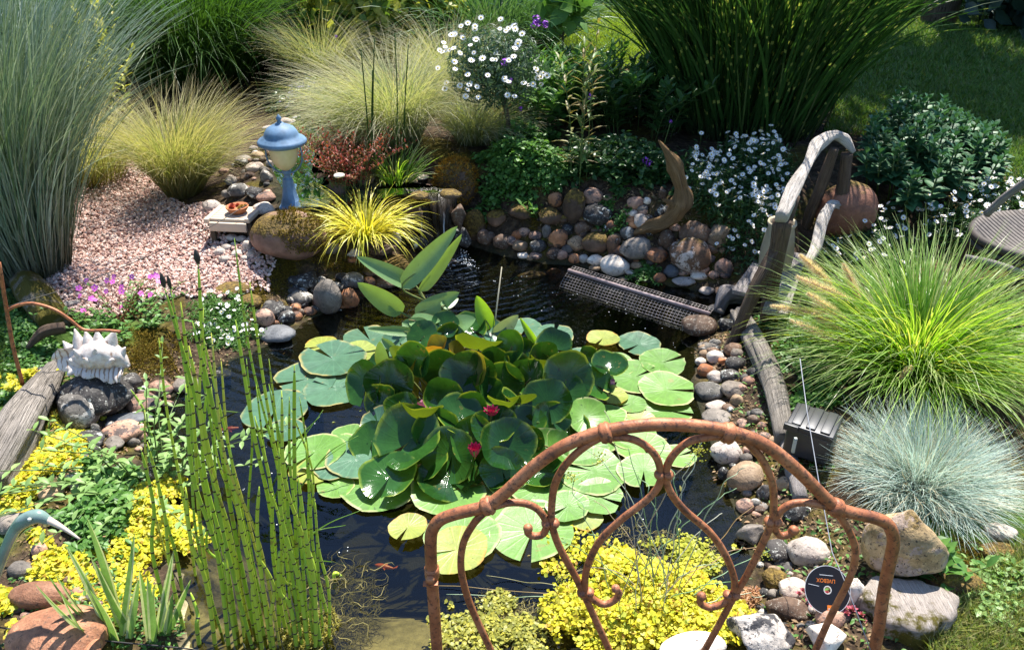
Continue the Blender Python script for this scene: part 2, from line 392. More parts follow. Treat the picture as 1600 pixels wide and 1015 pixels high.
# water
k = NT('pond_water'); geo = k.n('ShaderNodeNewGeometry'); P_ = geo.outputs['Position']
fall = tuple(G(700, 388, 0)); dist = k.n('ShaderNodeVectorMath', {0: P_, 1: fall}, operation='DISTANCE').outputs['Value']
near = k.n('ShaderNodeMapRange', {0: dist, 1: .1, 2: 1.0, 3: .5, 4: .04}).outputs[0]
wv = k.n('ShaderNodeTexWave', {'Vector': k.n('ShaderNodeVectorMath', {0: P_, 1: fall}, operation='SUBTRACT').outputs[0], 'Scale': 7., 'Distortion': 4., 'Detail': 3., 'Detail Scale': 2.}, wave_type='RINGS', rings_direction='Z').outputs['Fac']
hg = k.math('ADD', k.math('MULTIPLY', k.noise(P_, 22., 4, .6, .6), 1.), k.math('MULTIPLY', wv, .5))
near = k.math('MULTIPLY', near, k.math('SUBTRACT', 1., k.math('MULTIPLY', .93, k.math('GREATER_THAN', k.n('ShaderNodeSeparateXYZ', {0: P_}).outputs[2], .2))))
bmp = k.n('ShaderNodeBump', {'Height': hg, 'Strength': near, 'Distance': .02}).outputs[0]
fr = k.n('ShaderNodeFresnel', {'IOR': 1.42, 'Normal': bmp})
gl = k.n('ShaderNodeBsdfGlossy', {'Color': (.80, .90, 1), 'Roughness': .015, 'Normal': bmp})
trn = k.n('ShaderNodeBsdfTransparent', {0: (.50, .50, .36)})
foam = k.ramp(k.math('MULTIPLY', k.noise(P_, 60., 3, .7), k.n('ShaderNodeMapRange', {0: dist, 1: .0, 2: .30, 3: 1.25, 4: .0}).outputs[0]), [(.62, 0.), (.68, 1.)])
w1 = k.n('ShaderNodeMixShader', {0: fr.outputs[0], 1: trn.outputs[0], 2: gl.outputs[0]})
WATER_M = k.out(k.n('ShaderNodeMixShader', {0: foam, 1: w1.outputs[0], 2: k.pbr((.8, .85, .88), .4).outputs[0]}))
wa = A(); x0, x1, y0, y1 = POLY[:, 0].min()-.1, POLY[:, 0].max()+.1, POLY[:, 1].min()-.03, POLY[:, 1].max()+.06
wa.add([(x0, y0, 0), (x1, y0, 0), (x1, y1, 0), (x0, y1, 0)], np.array([[0, 1, 2, 3]]))
struct(obj('pond_water', wa, WATER_M, origin=(0, 0, 0)), 'still dark pond water reflecting blue sky')
wa = A(); lo, hi = STREAM.min(0)-.05, STREAM.max(0)+.02
sp_ = np.vstack([STREAM, ]); cen = sp_.mean(0)
sq = np.r_[[cen], sp_+(sp_-cen)*.0]; m_ = len(sp_)
wa.add(np.c_[sq, np.full(len(sq), ZS-.012)], np.array([[0, 1+i, 1+(i+1) % m_] for i in range(m_)]))
struct(obj('stream_water', wa, WATER_M, origin=(0, 0, 0)), 'narrow dark stream above the waterfall')
# waterfall curtain and its rock face
k = NT('falling_water'); v = k.n('ShaderNodeTexCoord').outputs['Object']
st = k.n('ShaderNodeMapping', {0: v, 3: (55., 2.5, 3.)}).outputs[0]; n1 = k.noise(st, 1., 4, .7)
bp = k.bump(n1, 1., .02); fr = k.n('ShaderNodeFresnel', {'IOR': 1.25, 'Normal': bp})
w1 = k.n('ShaderNodeMixShader', {0: fr.outputs[0], 1: k.pbr((.020, .014, .009), .45, .22, bp).outputs[0], 2: k.n('ShaderNodeBsdfGlossy', {0: (.22, .21, .20), 1: .2, 'Normal': bp}).outputs[0]})
FALL_M = k.out(k.n('ShaderNodeMixShader', {0: k.ramp(n1, [(.62, 0.), (.72, .6)]), 1: w1.outputs[0], 2: k.pbr((.75, .8, .85), .3).outputs[0]}))
fa = A(); ft = A()
L0, L1 = W(630, 303, 3.46), W(712, 308, 3.44); B0, B1 = G(668, 394, 0), G(722, 388, 0)
nu, nv = 22, 14; V = []
for j in range(nv+1):
    s = j/nv
    for i in range(nu+1):
        u = i/nu; lip = L0*(1-u)+L1*u; bot = B0*(1-u)+B1*u
        q = lip*(1-s)+bot*s; q[2] = .293-.31*s**1.35+.003*math.sin(u*40)*s; q[1] = lip[1]+.07-.20*s**.62+.09*(abs(2*u-1)**3.)*s**.5-.03*s*math.sin(u*5.5+2)-.055*noise.noise(Vector((u*2.6+3, s*2.4, 1.7)))*s**.4-.02*noise.noise(Vector((u*7, s*6, 4)))*s**.4-.018*math.sin(u*9+s*3)-.008*math.sin(u*31)
        V.append(q)
F = [(j*(nu+1)+i, j*(nu+1)+i+1, (j+1)*(nu+1)+i+1, (j+1)*(nu+1)+i) for j in range(nv) for i in range(nu)]
fa.add(V, np.array(F)); WF = obj('waterfall', fa, FALL_M); struct(WF, 'thin curtain of water falling over dark rock')
# gravel path
PATH = [(60,432),(110,395),(135,345),(120,262),(190,256),(235,290),(270,322),(325,345),(338,400),(410,405),(425,440),(330,462),(240,455),(150,500),(112,488)]
pw_ = np.array([T(a, b)[:2] for a, b in PATH]); lo, hi = pw_.min(0), pw_.max(0)
xs, ys = np.arange(lo[0]-.1, hi[0]+.1, .05), np.arange(lo[1]-.1, hi[1]+.1, .05); a_, b_ = np.meshgrid(xs, ys)
q = np.stack([a_.ravel(), b_.ravel()], -1); ds = sdist(pw_, q); pa = A()
k0 = (np.arange(len(ys)-1)[:, None]*len(xs)+np.arange(len(xs)-1)[None]).ravel(); k0 = k0[ds[k0] < .0]
pa.add(np.c_[q, H(q[:, 0], q[:, 1])+.006-.03*sm(-.06, .05, ds)], np.stack([k0, k0+1, k0+len(xs)+1, k0+len(xs)], -1))
k = NT('gravel_bed'); v = k.n('ShaderNodeTexCoord').outputs['Object']
vo = k.n('ShaderNodeTexVoronoi', {'Vector': v, 'Scale': 75.}); cc = k.n('ShaderNodeSeparateColor', {0: vo.outputs['Color']}).outputs[0]
GR = [(0, (.30, .17, .13)), (.3, (.50, .31, .25)), (.6, (.60, .42, .35)), (.85, (.68, .55, .48)), (1, (.25, .20, .17))]
c = k.mix(k.ramp(vo.outputs['Distance'], [(.3, 0.), (.7, .8)]), k.ramp(cc, GR), (.10, .06, .05))
GRAVEL_BED = k.out(k.pbr(c, .9, .2, k.bump(vo.outputs['Distance'], .8, .01)))
struct(obj('gravel_path', pa, GRAVEL_BED, origin=(0, 0, 0)), 'path of pinkish gravel')
k = NT('gravel_stone'); r = k.tint()[0]
GRAVEL_M = k.out(k.pbr(k.ramp(r, GR), .85, .25))
n = 13000; q = RNG.uniform(lo, hi, (n*2, 2)); q = q[sdist(pw_, q) < .05+.04*vnoise(q[:, 0], q[:, 1], 6, 5)][:n]; n = len(q)
V, F = ico(1); sh = V*(1+.25*np.sin(V[:, [1, 2, 0]]*5))
ga = A(); s3 = RNG.uniform(.0045, .0115, n)
rot = frames(RNG.normal(0, 1, (n, 3)), RNG.uniform(0, 6, n)); X = np.einsum('nij,vj->nvi', rot, sh*np.array([1, .75, .6]))*s3[:, None, None]
X += np.c_[q, H(q[:, 0], q[:, 1])+.008+RNG.uniform(0, .006, n)][:, None]
ga.add(X.reshape(-1, 3), (F[None]+(np.arange(n)*len(V))[:, None, None]).reshape(-1, 3), np.repeat(RNG.uniform(0, 1, (n, 1)), len(V), 0)*np.ones((1, 3)))
tag(obj('gravel', ga, GRAVEL_M, origin=(0, 0, 0), smooth=False), 'loose pinkish gravel covering the path beside the tall grasses', 'gravel', None, 'stuff')
# ---------------------------------------------------------------- stones
RM = dict(
 dark=rockmat('dark_basalt', (.018, .017, .018), (.06, .055, .052), lich=.35, speck=(.28, .27, .24)),
 grey=rockmat('grey_stone', (.12, .105, .09), (.27, .24, .21), speck=(.05, .045, .04)),
 lich=rockmat('lichen_stone', (.07, .065, .06), (.20, .19, .17), c=(.42, .41, .38), speck=(.03, .028, .025)),
 pink=rockmat('pink_mottled_stone', (.30, .17, .12), (.48, .31, .23), c=(.10, .08, .075), speck=(.07, .05, .045)),
 tan=rockmat('tan_stone', (.20, .13, .075), (.40, .29, .19), speck=(.08, .06, .04)),
 orange=rockmat('orange_stone', (.22, .085, .035), (.45, .22, .11), c=(.10, .06, .045)),
 white=rockmat('white_stone', (.50, .45, .39), (.72, .67, .60), speck=(.25, .20, .17), sc=5),
 pale=rockmat('pale_speckled_stone', (.36, .30, .26), (.58, .52, .46), speck=(.12, .09, .08)),
 brown=rockmat('brown_stone', (.055, .033, .022), (.16, .10, .065), speck=(.25, .22, .18)),
 slate=rockmat('flat_slate', (.06, .068, .08), (.13, .14, .155), rough=.6),
 moss=rockmat('mossy_stone', (.07, .045, .03), (.19, .12, .08), moss=.75, sc=6),
 mossy=rockmat('mossy_pink_boulder', (.16, .09, .07), (.30, .19, .15), moss=.42, sc=4),
 multi=rockmat('patchy_boulder', (.11, .055, .03), (.22, .13, .08), c=(.55, .47, .42), speck=(.04, .03, .02), moss=.25, sc=7),
 bw=rockmat('black_and_white_stone', (.30, .28, .26), (.55, .52, .48), c=(.04, .04, .045), speck=(.05, .05, .05), sc=12),
 crag=rockmat('craggy_rock', (.16, .12, .06), (.40, .31, .18), c=(.30, .24, .20), speck=(.06, .045, .03), moss=.15, sc=13, rough=.9),
 redmoss=rockmat('red_mossy_boulder', (.13, .055, .035), (.24, .12, .08), moss=.4, sc=6),
 clay=rockmat('terracotta_clay', (.20, .09, .05), (.38, .19, .11), sc=14, rough=.65, speck=(.10, .06, .04)))
def rock_geo(seed, a, b, c, sub=3, rough=.12, ang=0.):
    V, F = ico(sub); o = Vector((seed*7.31, seed*3.7, seed*1.9)); V = V.copy()
    if ang:
        for d in RNG.normal(0, 1, (int(9+ang*8), 3)):
            d /= np.linalg.norm(d); lim = RNG.uniform(.60, .85); e = V@d-lim; V -= np.where(e > 0, e, 0)[:, None]*d*(.6+.4*min(ang, 1))
    nn = np.array([noise.noise(Vector(v)*1.1+o)*1.0+noise.noise(Vector(v)*2.7+o)*.45+noise.noise(Vector(v)*7+o)*.14 for v in V])
    V = V*(1+rough*nn*2)[:, None]
    return V*np.array([a, b, c]), F
STN = 0
def stone(px, py, w, h, m, label, group=None, name='stone', z=None, ang=0., sub=None, bury=.3, rough=.10, db=.85, rz=None):
    """a stone seen at (px,py) w x h photo pixels; sits on the ground (or centre height z)"""
    global STN; STN += 1
    ry = rays(px, py)/FPX; t = np.arange(.5, 12, .008)[:, None]; P = ry*t+[0, 0, CAM_H]
    d = P[:, 1]*cp+(CAM_H-P[:, 2])*sp; A_ = w/2*d/FPX; hb = h/2*d/FPX; th = np.arctan2(CAM_H-P[:, 2], P[:, 1])
    B_ = np.minimum(A_*db, hb/np.maximum(np.sin(th), .2)*.95)
    C_ = np.sqrt(np.maximum(hb**2-(B_*np.sin(th))**2, (.42*np.minimum(A_, hb*1.4))**2))/np.cos(th); C_ = np.minimum(C_, A_*1.6)
    zt = (np.maximum(H(P[:, 0], P[:, 1]), -.02)+C_*(1-bury*1.4)) if z is None else np.full(len(t), z)
    i = int(np.argmax(P[:, 2] < zt)); p, a, b, c = P[i], A_[i], B_[i], C_[i]
    V, F = rock_geo(STN, a, b, c, sub or (3 if w < 90 else 4), rough, ang)
    rz = RNG.uniform(-.25, .25) if rz is None else rz; cs, sn = math.cos(rz), math.sin(rz)
    V = np.stack([V[:, 0]*cs-V[:, 1]*sn, V[:, 0]*sn+V[:, 1]*cs, V[:, 2]], -1)+p
    ac = A().add(V, F); o = obj(name, ac, RM[m]); return tag(o, label, name.replace('_', ' '), group)
DESC = dict(crag='craggy', redmoss='reddish mossy', dark='black', grey='grey', lich='lichen-spotted grey', pink='pink and dark mottled', tan='tan', orange='orange-brown', white='white', pale='pale speckled', brown='dark brown', slate='flat blue-grey', moss='mossy', mossy='moss-topped pinkish', multi='patchy brown and white', bw='black and white speckled', clay='terracotta')
def stones(rows, group):
    for r in rows:
        px, py, w, h, m, where = r[:6]; kw = r[6] if len(r) > 6 else {}
        stone(px, py, w, h, m, f"{DESC[m]} {where}", group, **kw)
AN = dict(ang=1.)
stones([
 (143,618,112,74,'dark','boulder, largest in the heap below the white conch shell',dict(bury=.15)),
 (124,643,64,58,'lich','round stone leaning against the big black boulder, beside the driftwood log'),
 (70,592,50,40,'dark','rock between the conch shell and the mossy log',AN),
 (200,600,60,40,'dark','rock in the gap right of the big black boulder',AN),
 (193,657,80,20,'slate','slab lying between the two oval mottled stones'),
 (193,673,64,32,'pink','oval stone lowest at the water under the flat slab'),
 (224,629,54,31,'pink','oval stone above the flat slab, half in the water'),
 (250,607,36,28,'pink','stone behind the horsetail stems beside the moss'),
 (190,618,17,20,'pale','pebble tucked between the black boulder and oval stones'),
 (220,608,18,12,'white','pebble on top of the mottled oval stone'),
 (137,685,54,24,'dark','flat stone among the yellow ground cover below the heap'),
 (180,690,42,22,'grey','stone at the head of the leafy marginal plant',AN),
 (150,672,16,24,'lich','small upright stone under the lichen-spotted round one'),
 (78,768,44,26,'tan','smooth stone on the yellow ground cover above the heron head'),
 (115,752,27,32,'white','pointed stone standing in the yellow ground cover',AN),
 (25,815,60,36,'grey','stone behind the heron neck',AN),
 (62,860,26,24,'pink','stone in the yellow ground cover under the heron beak'),
 (32,890,36,30,'grey','stone in the shade left of the heron neck'),
 (290,600,40,26,'grey','submerged stone behind the horsetails'),
 (345,585,36,18,'dark','submerged stone behind the horsetail tips'),
 (104,1012,54,22,'tan','smooth stone at the lower left edge under the clay ornament'),
 (27,990,16,36,'brown','small stone left of the clay ornament'),
 ], 'stones on the left bank')
stones([
 (512,464,46,56,'grey','egg-shaped boulder, tallest on the near left shore',dict(rough=.04,bury=.15)),
 (546,468,30,34,'orange','stone touching the right side of the egg-shaped boulder'),
 (551,438,38,26,'lich','stone above the orange one, under the yellow grass'),
 (470,465,38,24,'lich','stone left of the egg-shaped boulder'),
 (484,486,22,14,'orange','pebble at the water below the egg-shaped boulder'),
 (462,483,17,18,'orange','pebble below the lichen-spotted stone on the left shore'),
 (431,482,46,30,'dark','angular rock above the flat slate on the left shore',AN),
 (412,497,32,30,'pink','stone left of the flat slate on the shore'),
 (448,495,28,24,'dark','round stone above the flat slate on the shore'),
 (433,521,54,26,'slate','slab lowest at the water behind the horsetail tops',dict(bury=.2)),
 (478,437,56,30,'dark','mossy-edged rock above the egg-shaped boulder',AN),
 (518,387,32,28,'grey','angular stone under the left side of the yellow grass',dict(ang=2.)),
 (552,396,24,16,'pale','flat stone directly under the yellow grass',AN),
 (592,390,56,22,'brown','slab under the middle of the yellow grass',AN),
 (619,372,16,20,'white','pebble caught in the right side of the yellow grass'),
 (578,423,26,18,'moss','low stone on the shore below the yellow grass'),
 (620,412,60,30,'moss','rock on the shore behind the long pointed leaves'),
 (652,372,56,48,'brown','sloping rock left of the waterfall',dict(ang=1.)),
 (690,412,60,22,'brown','wet rock at the foot of the waterfall',AN),
 (648,340,34,50,'brown','rock face at the left side of the falling water',dict(ang=1.,z=.19)),
 (716,338,30,60,'brown','wet rock face at the right side of the falling water',dict(ang=1.,z=.20)),
 (722,372,34,34,'dark','wet rock at the lower right of the falling water',dict(ang=1.,z=.08)),
 (652,378,34,32,'dark','wet rock at the lower left of the falling water',dict(ang=1.,z=.08)),
 (655,305,30,13,'moss','mossy stone on the left end of the waterfall lip',dict(z=.315)),
 (703,303,34,16,'moss','mossy stone on the right end of the waterfall lip',dict(z=.315)),
 (742,352,34,50,'moss','rock pillar at the right edge of the waterfall'),
 (632,335,40,40,'brown','rock at the left edge of the waterfall lip',AN),
 (604,440,44,20,'brown','wet stone at the waterline behind the long pointed leaves'),
 (360,452,60,22,'moss','low hummock stone above the daisies'),
 (390,470,40,22,'moss','low stone left of the dark angular rock'),
 ], 'stones on the left shore below the lamp')
LS = 'stones around the stream behind the lamp'
stones([
 (331,322,30,19,'pale','stone at the top left of the small wooden bench'),
 (372,297,34,22,'lich','stone above the small wooden bench'),
 (397,300,40,22,'dark','rock left of the lamp column',AN),
 (412,326,34,20,'pale','stone just left of the lamp foot'),
 (388,335,30,16,'grey','stone between bench and mossy boulder'),
 (416,308,30,17,'pink','stone left of the lamp column, above the pale one'),
 (384,276,30,18,'brown','stone left of the lamp glass',AN),
 (398,262,30,18,'pale','stone left of the lamp glass, upper one'),
 (380,250,26,15,'grey','stone beside the golden feather grass'),
 (403,243,20,14,'tan','stone under the left brim of the lamp roof'),
 (415,275,24,28,'lich','angular stone touching the lamp glass outline',AN),
 (362,283,22,14,'pale','stone at the right foot of the golden feather grass'),
 (356,303,20,14,'grey','stone right of the golden feather grass foot'),
 (470,312,34,16,'pale','stone at the right of the lamp column'),
 (497,282,44,22,'brown','stone right of the lamp glass by the stream'),
 (506,263,42,14,'tan','flat stone under the red-leaved plant'),
 (530,290,34,30,'moss','rock with a pebble on it below the red-leaved plant'),
 (571,276,30,26,'moss','rock behind the yellow grass'),
 (470,188,27,11,'tan','flat stone highest up behind the lamp finial'),
 (447,190,22,12,'pale','stone behind the lamp finial'),
 (440,200,36,10,'grey','flat stone behind the lamp roof'),
 (466,198,16,8,'tan','pebble under the highest flat stone'),
 (425,208,18,10,'pink','pebble left of the lamp finial'),
 (420,200,20,9,'pale','stone left of the lamp finial, farthest'),
 (350,268,18,12,'pink','pebble under the golden feather grass fringe'),
 (642,283,22,14,'tan','stone left of the mossy round boulder, left one'),
 (655,276,30,10,'pale','flat stone left of the mossy round boulder'),
 (650,293,20,14,'lich','stone on the lip left of the waterfall'),
 (668,295,24,16,'pink','stone on the lip above the waterfall'),
 (634,300,20,12,'grey','stone upstream of the waterfall lip'),
 (610,292,24,12,'brown','stone in the grasses upstream of the waterfall'),
 ], LS)
stone(530,274,18,8,'white','small white pebble on the mossy rock below the red-leaved plant',LS,z=.42)
BO = stone(450,367,124,78,'mossy','long moss-covered boulder carrying the blue lantern','boulders by the stream',name='boulder',bury=.1,rough=.05,db=.75)
MB_ = stone(712,284,66,74,'moss','tall round boulder covered in rust-coloured moss right of the waterfall','boulders by the stream',name='boulder',bury=.15,rough=.05)
for i, (a, b, w, h) in enumerate([(355,387,18,13),(371,396,20,13),(344,394,20,14),(386,386,15,20),(361,371,20,11),(377,373,18,11),(351,405,18,13),(392,398,14,16),(336,388,14,10),(383,404,15,11),(366,383,13,10),(391,374,14,10)]):
    stone(a, b, w, h, 'pale', 'small pale rounded pebble in the heap under the small wooden bench', 'pebbles under the wooden bench', name='pebble')
stones([
 (868,312,24,24,'orange','stone on top of the back wall, left of the tall mossy one'),
 (897,322,36,56,'moss','upright rock, tallest in the back wall'),
 (860,338,38,28,'moss','rock in the back wall under the orange one'),
 (926,307,32,28,'pink','stone on the back wall right of the upright mossy rock'),
 (951,309,20,12,'tan','stone on the back wall above the black rounded one'),
 (934,335,46,34,'dark','rounded stone in the back wall beside the green seedling'),
 (992,317,26,22,'pink','stone on the back wall left of the driftwood root'),
 (1011,314,13,12,'white','pebble on the wall left of the driftwood root'),
 (1004,326,18,12,'grey','stone on the wall under the white pebble'),
 (989,334,16,14,'pale','stone on the wall left of the white-pink rock'),
 (1003,346,34,28,'pale','rock on the wall beside the driftwood base',AN),
 (1036,330,30,30,'dark','rock inside the curve of the driftwood root',AN),
 (1035,303,16,36,'brown','layered rock behind the driftwood root',AN),
 (776,340,34,26,'moss','rock right of the waterfall under the creeper'),
 (815,330,40,26,'moss','rock behind the green seedling on the back wall'),
 (760,372,30,22,'brown','rock at the right foot of the waterfall'),
 ], 'stones on top of the back wall')
stones([
 (784,378,28,24,'brown','stone at the waterline right of the waterfall'),
 (808,367,17,14,'orange','stone in the back wall left of the seedling'),
 (837,368,22,15,'pink','stone in the back wall below the seedling'),
 (854,362,15,24,'grey','narrow upright stone right of the seedling'),
 (873,372,30,28,'orange','hollowed stone in the back wall right of the seedling'),
 (887,359,18,18,'dark','stone squeezed above the hollowed orange one'),
 (911,356,36,26,'brown','rock in the back wall under the upright mossy rock',AN),
 (902,380,28,24,'tan','stone in the back wall, middle row'),
 (931,378,44,36,'moss','rounded rock in the middle of the back wall'),
 (958,382,22,34,'multi','stone right of the rounded mossy rock'),
 (980,364,24,22,'lich','stone under the tip of the driftwood root'),
 (994,388,52,36,'grey','large oval stone under the driftwood root'),
 (1024,398,40,24,'orange','stone between the large oval stone and the patchy boulder'),
 (1042,374,26,32,'brown','stone filling the gap under the driftwood'),
 (1078,398,66,58,'multi','boulder, biggest of the back wall, half moss'),
 (1087,364,48,38,'brown','rounded rock above the patchy boulder'),
 (1123,370,50,38,'tan','rough rock under the white daisies',AN),
 ], 'stones in the back wall')
stones([
 (813,384,26,17,'tan','stone at the water, left end of the back shore'),
 (841,384,28,20,'dark','stone at the water below the seedling'),
 (817,399,18,10,'white','pebble at the water, left end of the back shore'),
 (837,399,20,12,'pink','pebble at the water beside the white one'),
 (866,396,26,18,'brown','stone at the water left of the white pebbles'),
 (886,390,18,16,'grey','stone at the water under the hollowed orange one'),
 (898,404,20,16,'orange','stone touching the water left of the white pair'),
 (912,404,16,14,'white','pebble, left one of the pair above the mesh guard'),
 (930,406,26,17,'white','stone, right one of the pair above the mesh guard'),
 (930,418,20,10,'tan','flat stone below the white pair'),
 (960,415,46,33,'white','large oval stone above the mesh guard',dict(rough=.05)),
 (994,414,20,12,'tan','oval stone right of the large white one'),
 (984,425,18,9,'pale','flat pebble right of the large white one'),
 (973,436,18,7,'tan','flat pebble behind the mesh guard'),
 (1050,424,26,20,'slate','stone left of the pair of pale ovals'),
 (1068,424,21,14,'pink','stone above the cream spotted oval'),
 (1091,430,27,16,'white','oval stone at the water under the daisies'),
 (1068,439,35,16,'pale','long oval stone at the water, right of the cress'),
 (1031,434,20,16,'orange','stone in the cress at the water'),
 (1131,418,28,28,'pink','stone beside the hanging daisies'),
 (1104,454,24,13,'pale','stone in the water near the driftwood stick'),
 (865,424,23,12,'orange','wet stone alone in the water left of the mesh guard'),
 (832,430,46,12,'brown','sunken stone left of the wet orange one'),
 (1130,455,30,14,'brown','sunken stone near the daisies'),
 ], 'stones at the back waterline')
stones([
 (1092,508,58,34,'brown','smooth boulder at the end of the mesh guard',dict(rough=.04,z=.03)),
 (1122,484,38,24,'grey','rock above the smooth brown boulder',AN),
 (1133,508,30,26,'dark','rock between the brown boulder and the driftwood stick',AN),
 (1108,543,32,18,'lich','striped stone at the top of the right shore'),
 (1117,557,27,21,'white','rounded stone on the right shore under the striped one'),
 (1095,565,18,14,'white','pebble at the water left of the rounded white stone'),
 (1102,579,28,22,'orange','stone on the right shore left of the terracotta shard'),
 (1119,589,26,20,'pale','stone under the terracotta shard'),
 (1145,546,30,22,'brown','stone beside the weathered log, upper one'),
 (1149,568,32,24,'dark','stone beside the weathered log, middle one'),
 (1141,586,32,20,'dark','stone below the terracotta shard'),
 (1108,611,48,30,'lich','flat dark stone at the water, widest of the right shore'),
 (1147,608,42,28,'grey','speckled stone right of the flat wide one'),
 (1120,633,34,14,'pale','low stone in the middle of the right shore'),
 (1151,626,20,20,'tan','small stone in the middle of the right shore'),
 (1120,652,46,26,'grey','stone above the rusty bow, left of the red creeper'),
 (1135,669,30,10,'pale','flat stone half behind the rusty bow'),
 (1136,706,50,40,'pale','round stone just below the rusty bow'),
 (1164,744,58,50,'tan','big round stone between bow and scroll'),
 (1130,740,18,22,'dark','stone left of the big round tan one'),
 (1165,790,30,24,'pink','stone below the big round tan one'),
 (1196,768,30,26,'dark','stone right of the inner rusty lobe',AN),
 (1225,756,26,23,'tan','stone beside the blue fescue'),
 (1175,832,46,40,'grey','stone behind the right rusty collar',AN),
 (1242,800,54,36,'dark','shaded rock behind the small right scroll',AN),
 (1215,862,50,40,'dark','shaded rock left of the pink speckled stone',AN),
 (1262,862,62,48,'pale','upright rounded stone above the disc'),
 (1212,905,44,34,'moss','stone below the shaded rocks'),
 (1240,920,46,34,'pale','pinkish stone touching the disc on its left'),
 (1234,952,74,34,'brown','long stone under the disc'),
 (1300,962,54,36,'pink','stone with a red stonecrop on it'),
 (1190,987,112,60,'bw','largest flat-topped stone at the bottom, right of the white dome',dict(bury=.1,ang=.6)),
 (1290,994,72,54,'white','block-like stone under the stonecrop',dict(ang=.8)),
 (1082,1012,108,44,'white','smooth dome-shaped boulder at the bottom edge',dict(rough=.02,bury=.1)),
 (1333,926,34,50,'white','stone half hidden behind the disc'),
 (1150,940,30,18,'tan','stone beside the dry leaves',AN),
 (1565,830,50,26,'pale','stone in the lawn at the right edge'),
 (1490,905,90,44,'moss','ridge stone under the big rock at the lawn edge'),
 (1560,862,60,30,'moss','stone in the lawn right of the big rock'),
 (1375,935,110,44,'grey','dark slab between the big rock and the log slice',AN),
 ], 'stones on the right shore')
stone(1412,848,128,118,'crag','big rugged yellowish rock below the blue fescue','big rocks on the right',name='boulder',ang=.25,rough=.085,bury=.05,sub=5)
stone(1322,330,92,92,'redmoss','big reddish mossy boulder behind the driftwood posts','big rocks on the right',name='boulder',bury=.2,rough=.05)
def pebbles(poly, n, mats, label, group, lo=10, hi=22):
    P = np.array([T(a, b)[:2] for a, b in poly]); q, _ = ragged(poly, n, None, .03, .2)
    for p in q:
        z = CAM_H-p[2]; y = p[1]; dd_ = y*cp+z*sp; 
        px = 800+p[0]/dd_*FPX; py = 507.5+(z*cp-y*sp)/dd_*FPX; w = RNG.uniform(lo, hi); stone(px, py, w, w*RNG.uniform(.6, .9), random.choice(mats), label, group, 'pebble', sub=2)
pebbles([(1085,540),(1130,530),(1170,560),(1190,640),(1215,720),(1225,830),(1180,850),(1125,740),(1110,640)], 70, ['dark','grey','lich','brown','pink','tan'], 'small pebble wedged between the larger stones of the right shore', 'filler pebbles of the right shore')
pebbles([(1190,850),(1230,840),(1290,880),(1330,960),(1320,1000),(1230,1000),(1180,960)], 45, ['dark','grey','lich','brown','pale','tan'], 'small pebble in the gaps between the stones below the bed scrolls', 'filler pebbles by the bed end')
pebbles([(750,360),(830,345),(900,330),(1000,330),(1060,350),(1140,380),(1130,440),(1060,430),(950,410),(850,395),(770,390)], 90, ['dark','brown','tan','orange','moss','pink'], 'small rounded pebble in the back wall above the water', 'filler pebbles of the back wall')
pebbles([(395,470),(470,440),(560,420),(600,440),(560,470),(500,495),(430,510),(395,500)], 36, ['dark','brown','orange','lich'], 'small pebble between the stones of the near left shore', 'filler pebbles of the left shore')
pebbles([(350,300),(380,240),(430,200),(470,180),(480,195),(440,250),(430,330),(390,345)], 60, ['dark','grey','pale','lich','brown','pink'], 'small pebble among the stones left of the lantern', 'filler pebbles by the lantern', 8, 16)
pebbles([(90,700),(200,640),(250,600),(300,590),(240,700),(170,730)], 25, ['dark','grey','lich','pink'], 'small pebble between the marsh plant and the black boulders', 'filler pebbles of the left bank')
pebbles([(0,1010),(10,860),(60,850),(70,900),(150,930),(150,1010)], 30, ['tan','pink','brown','grey'], 'small pebble in the gold cover around the heron neck', 'pebbles in the lower left corner')
# moss cushions: fine fuzz over the boulders and the bank
MOSS_M = leafmat('moss_fuzz', [(.05, .035, .006), (.12, .08, .012), (.22, .15, .02), (.14, .13, .02)], tr=.2, rough=.8, spec=.1)
def moss_on(o, n, zmin=.2, L=.012, freq=3., side=-9, m=None):
    me = o.data; V = np.empty(len(me.vertices)*3); me.vertices.foreach_get('co', V); V = V.reshape(-1, 3)
    N_ = V-V.mean(0); ok = np.array([noise.noise(Vector(v)*freq*4+Vector((3, 1, 9)))*.6 for v in V]); nn = N_/np.linalg.norm(N_, axis=1)[:, None]
    idx = np.where(((nn[:, 2] > zmin)*1.+ok > .75) & (nn[:, 0]+ok > side))[0]
    if len(idx) == 0: return
    pk = RNG.choice(idx, n); b = V[pk]*1.0+RNG.normal(0, np.abs(V).max()*.03, (n, 3)); b += nn[pk]*0
    az = np.arctan2(nn[pk][:, 1], nn[pk][:, 0])+RNG.normal(0, .8, n); a = A()
    blades(a, b-nn[pk]*.004, az, RNG.uniform(.6, 1.3, n)*L, np.clip(np.arccos(np.clip(nn[pk][:, 2], -1, 1))+RNG.normal(0, .4, n), 0, 2), .2, L*.35, 2, flat=1.)
    me2 = mesh('moss', a, m or MOSS_M, (0, 0, 0)); c = bpy.data.objects.new('moss', me2); C.objects.link(c); c.parent = o; ORG[c.name] = ORG[o.name]
moss_on(BO, 5200, -.2, side=.0); moss_on(MB_, 7000, -.9, m=leafmat('rust_moss_fuzz', [(.14, .06, .01), (.30, .14, .02), (.42, .22, .03), (.22, .16, .03)], tr=.2, rough=.8, spec=.1))
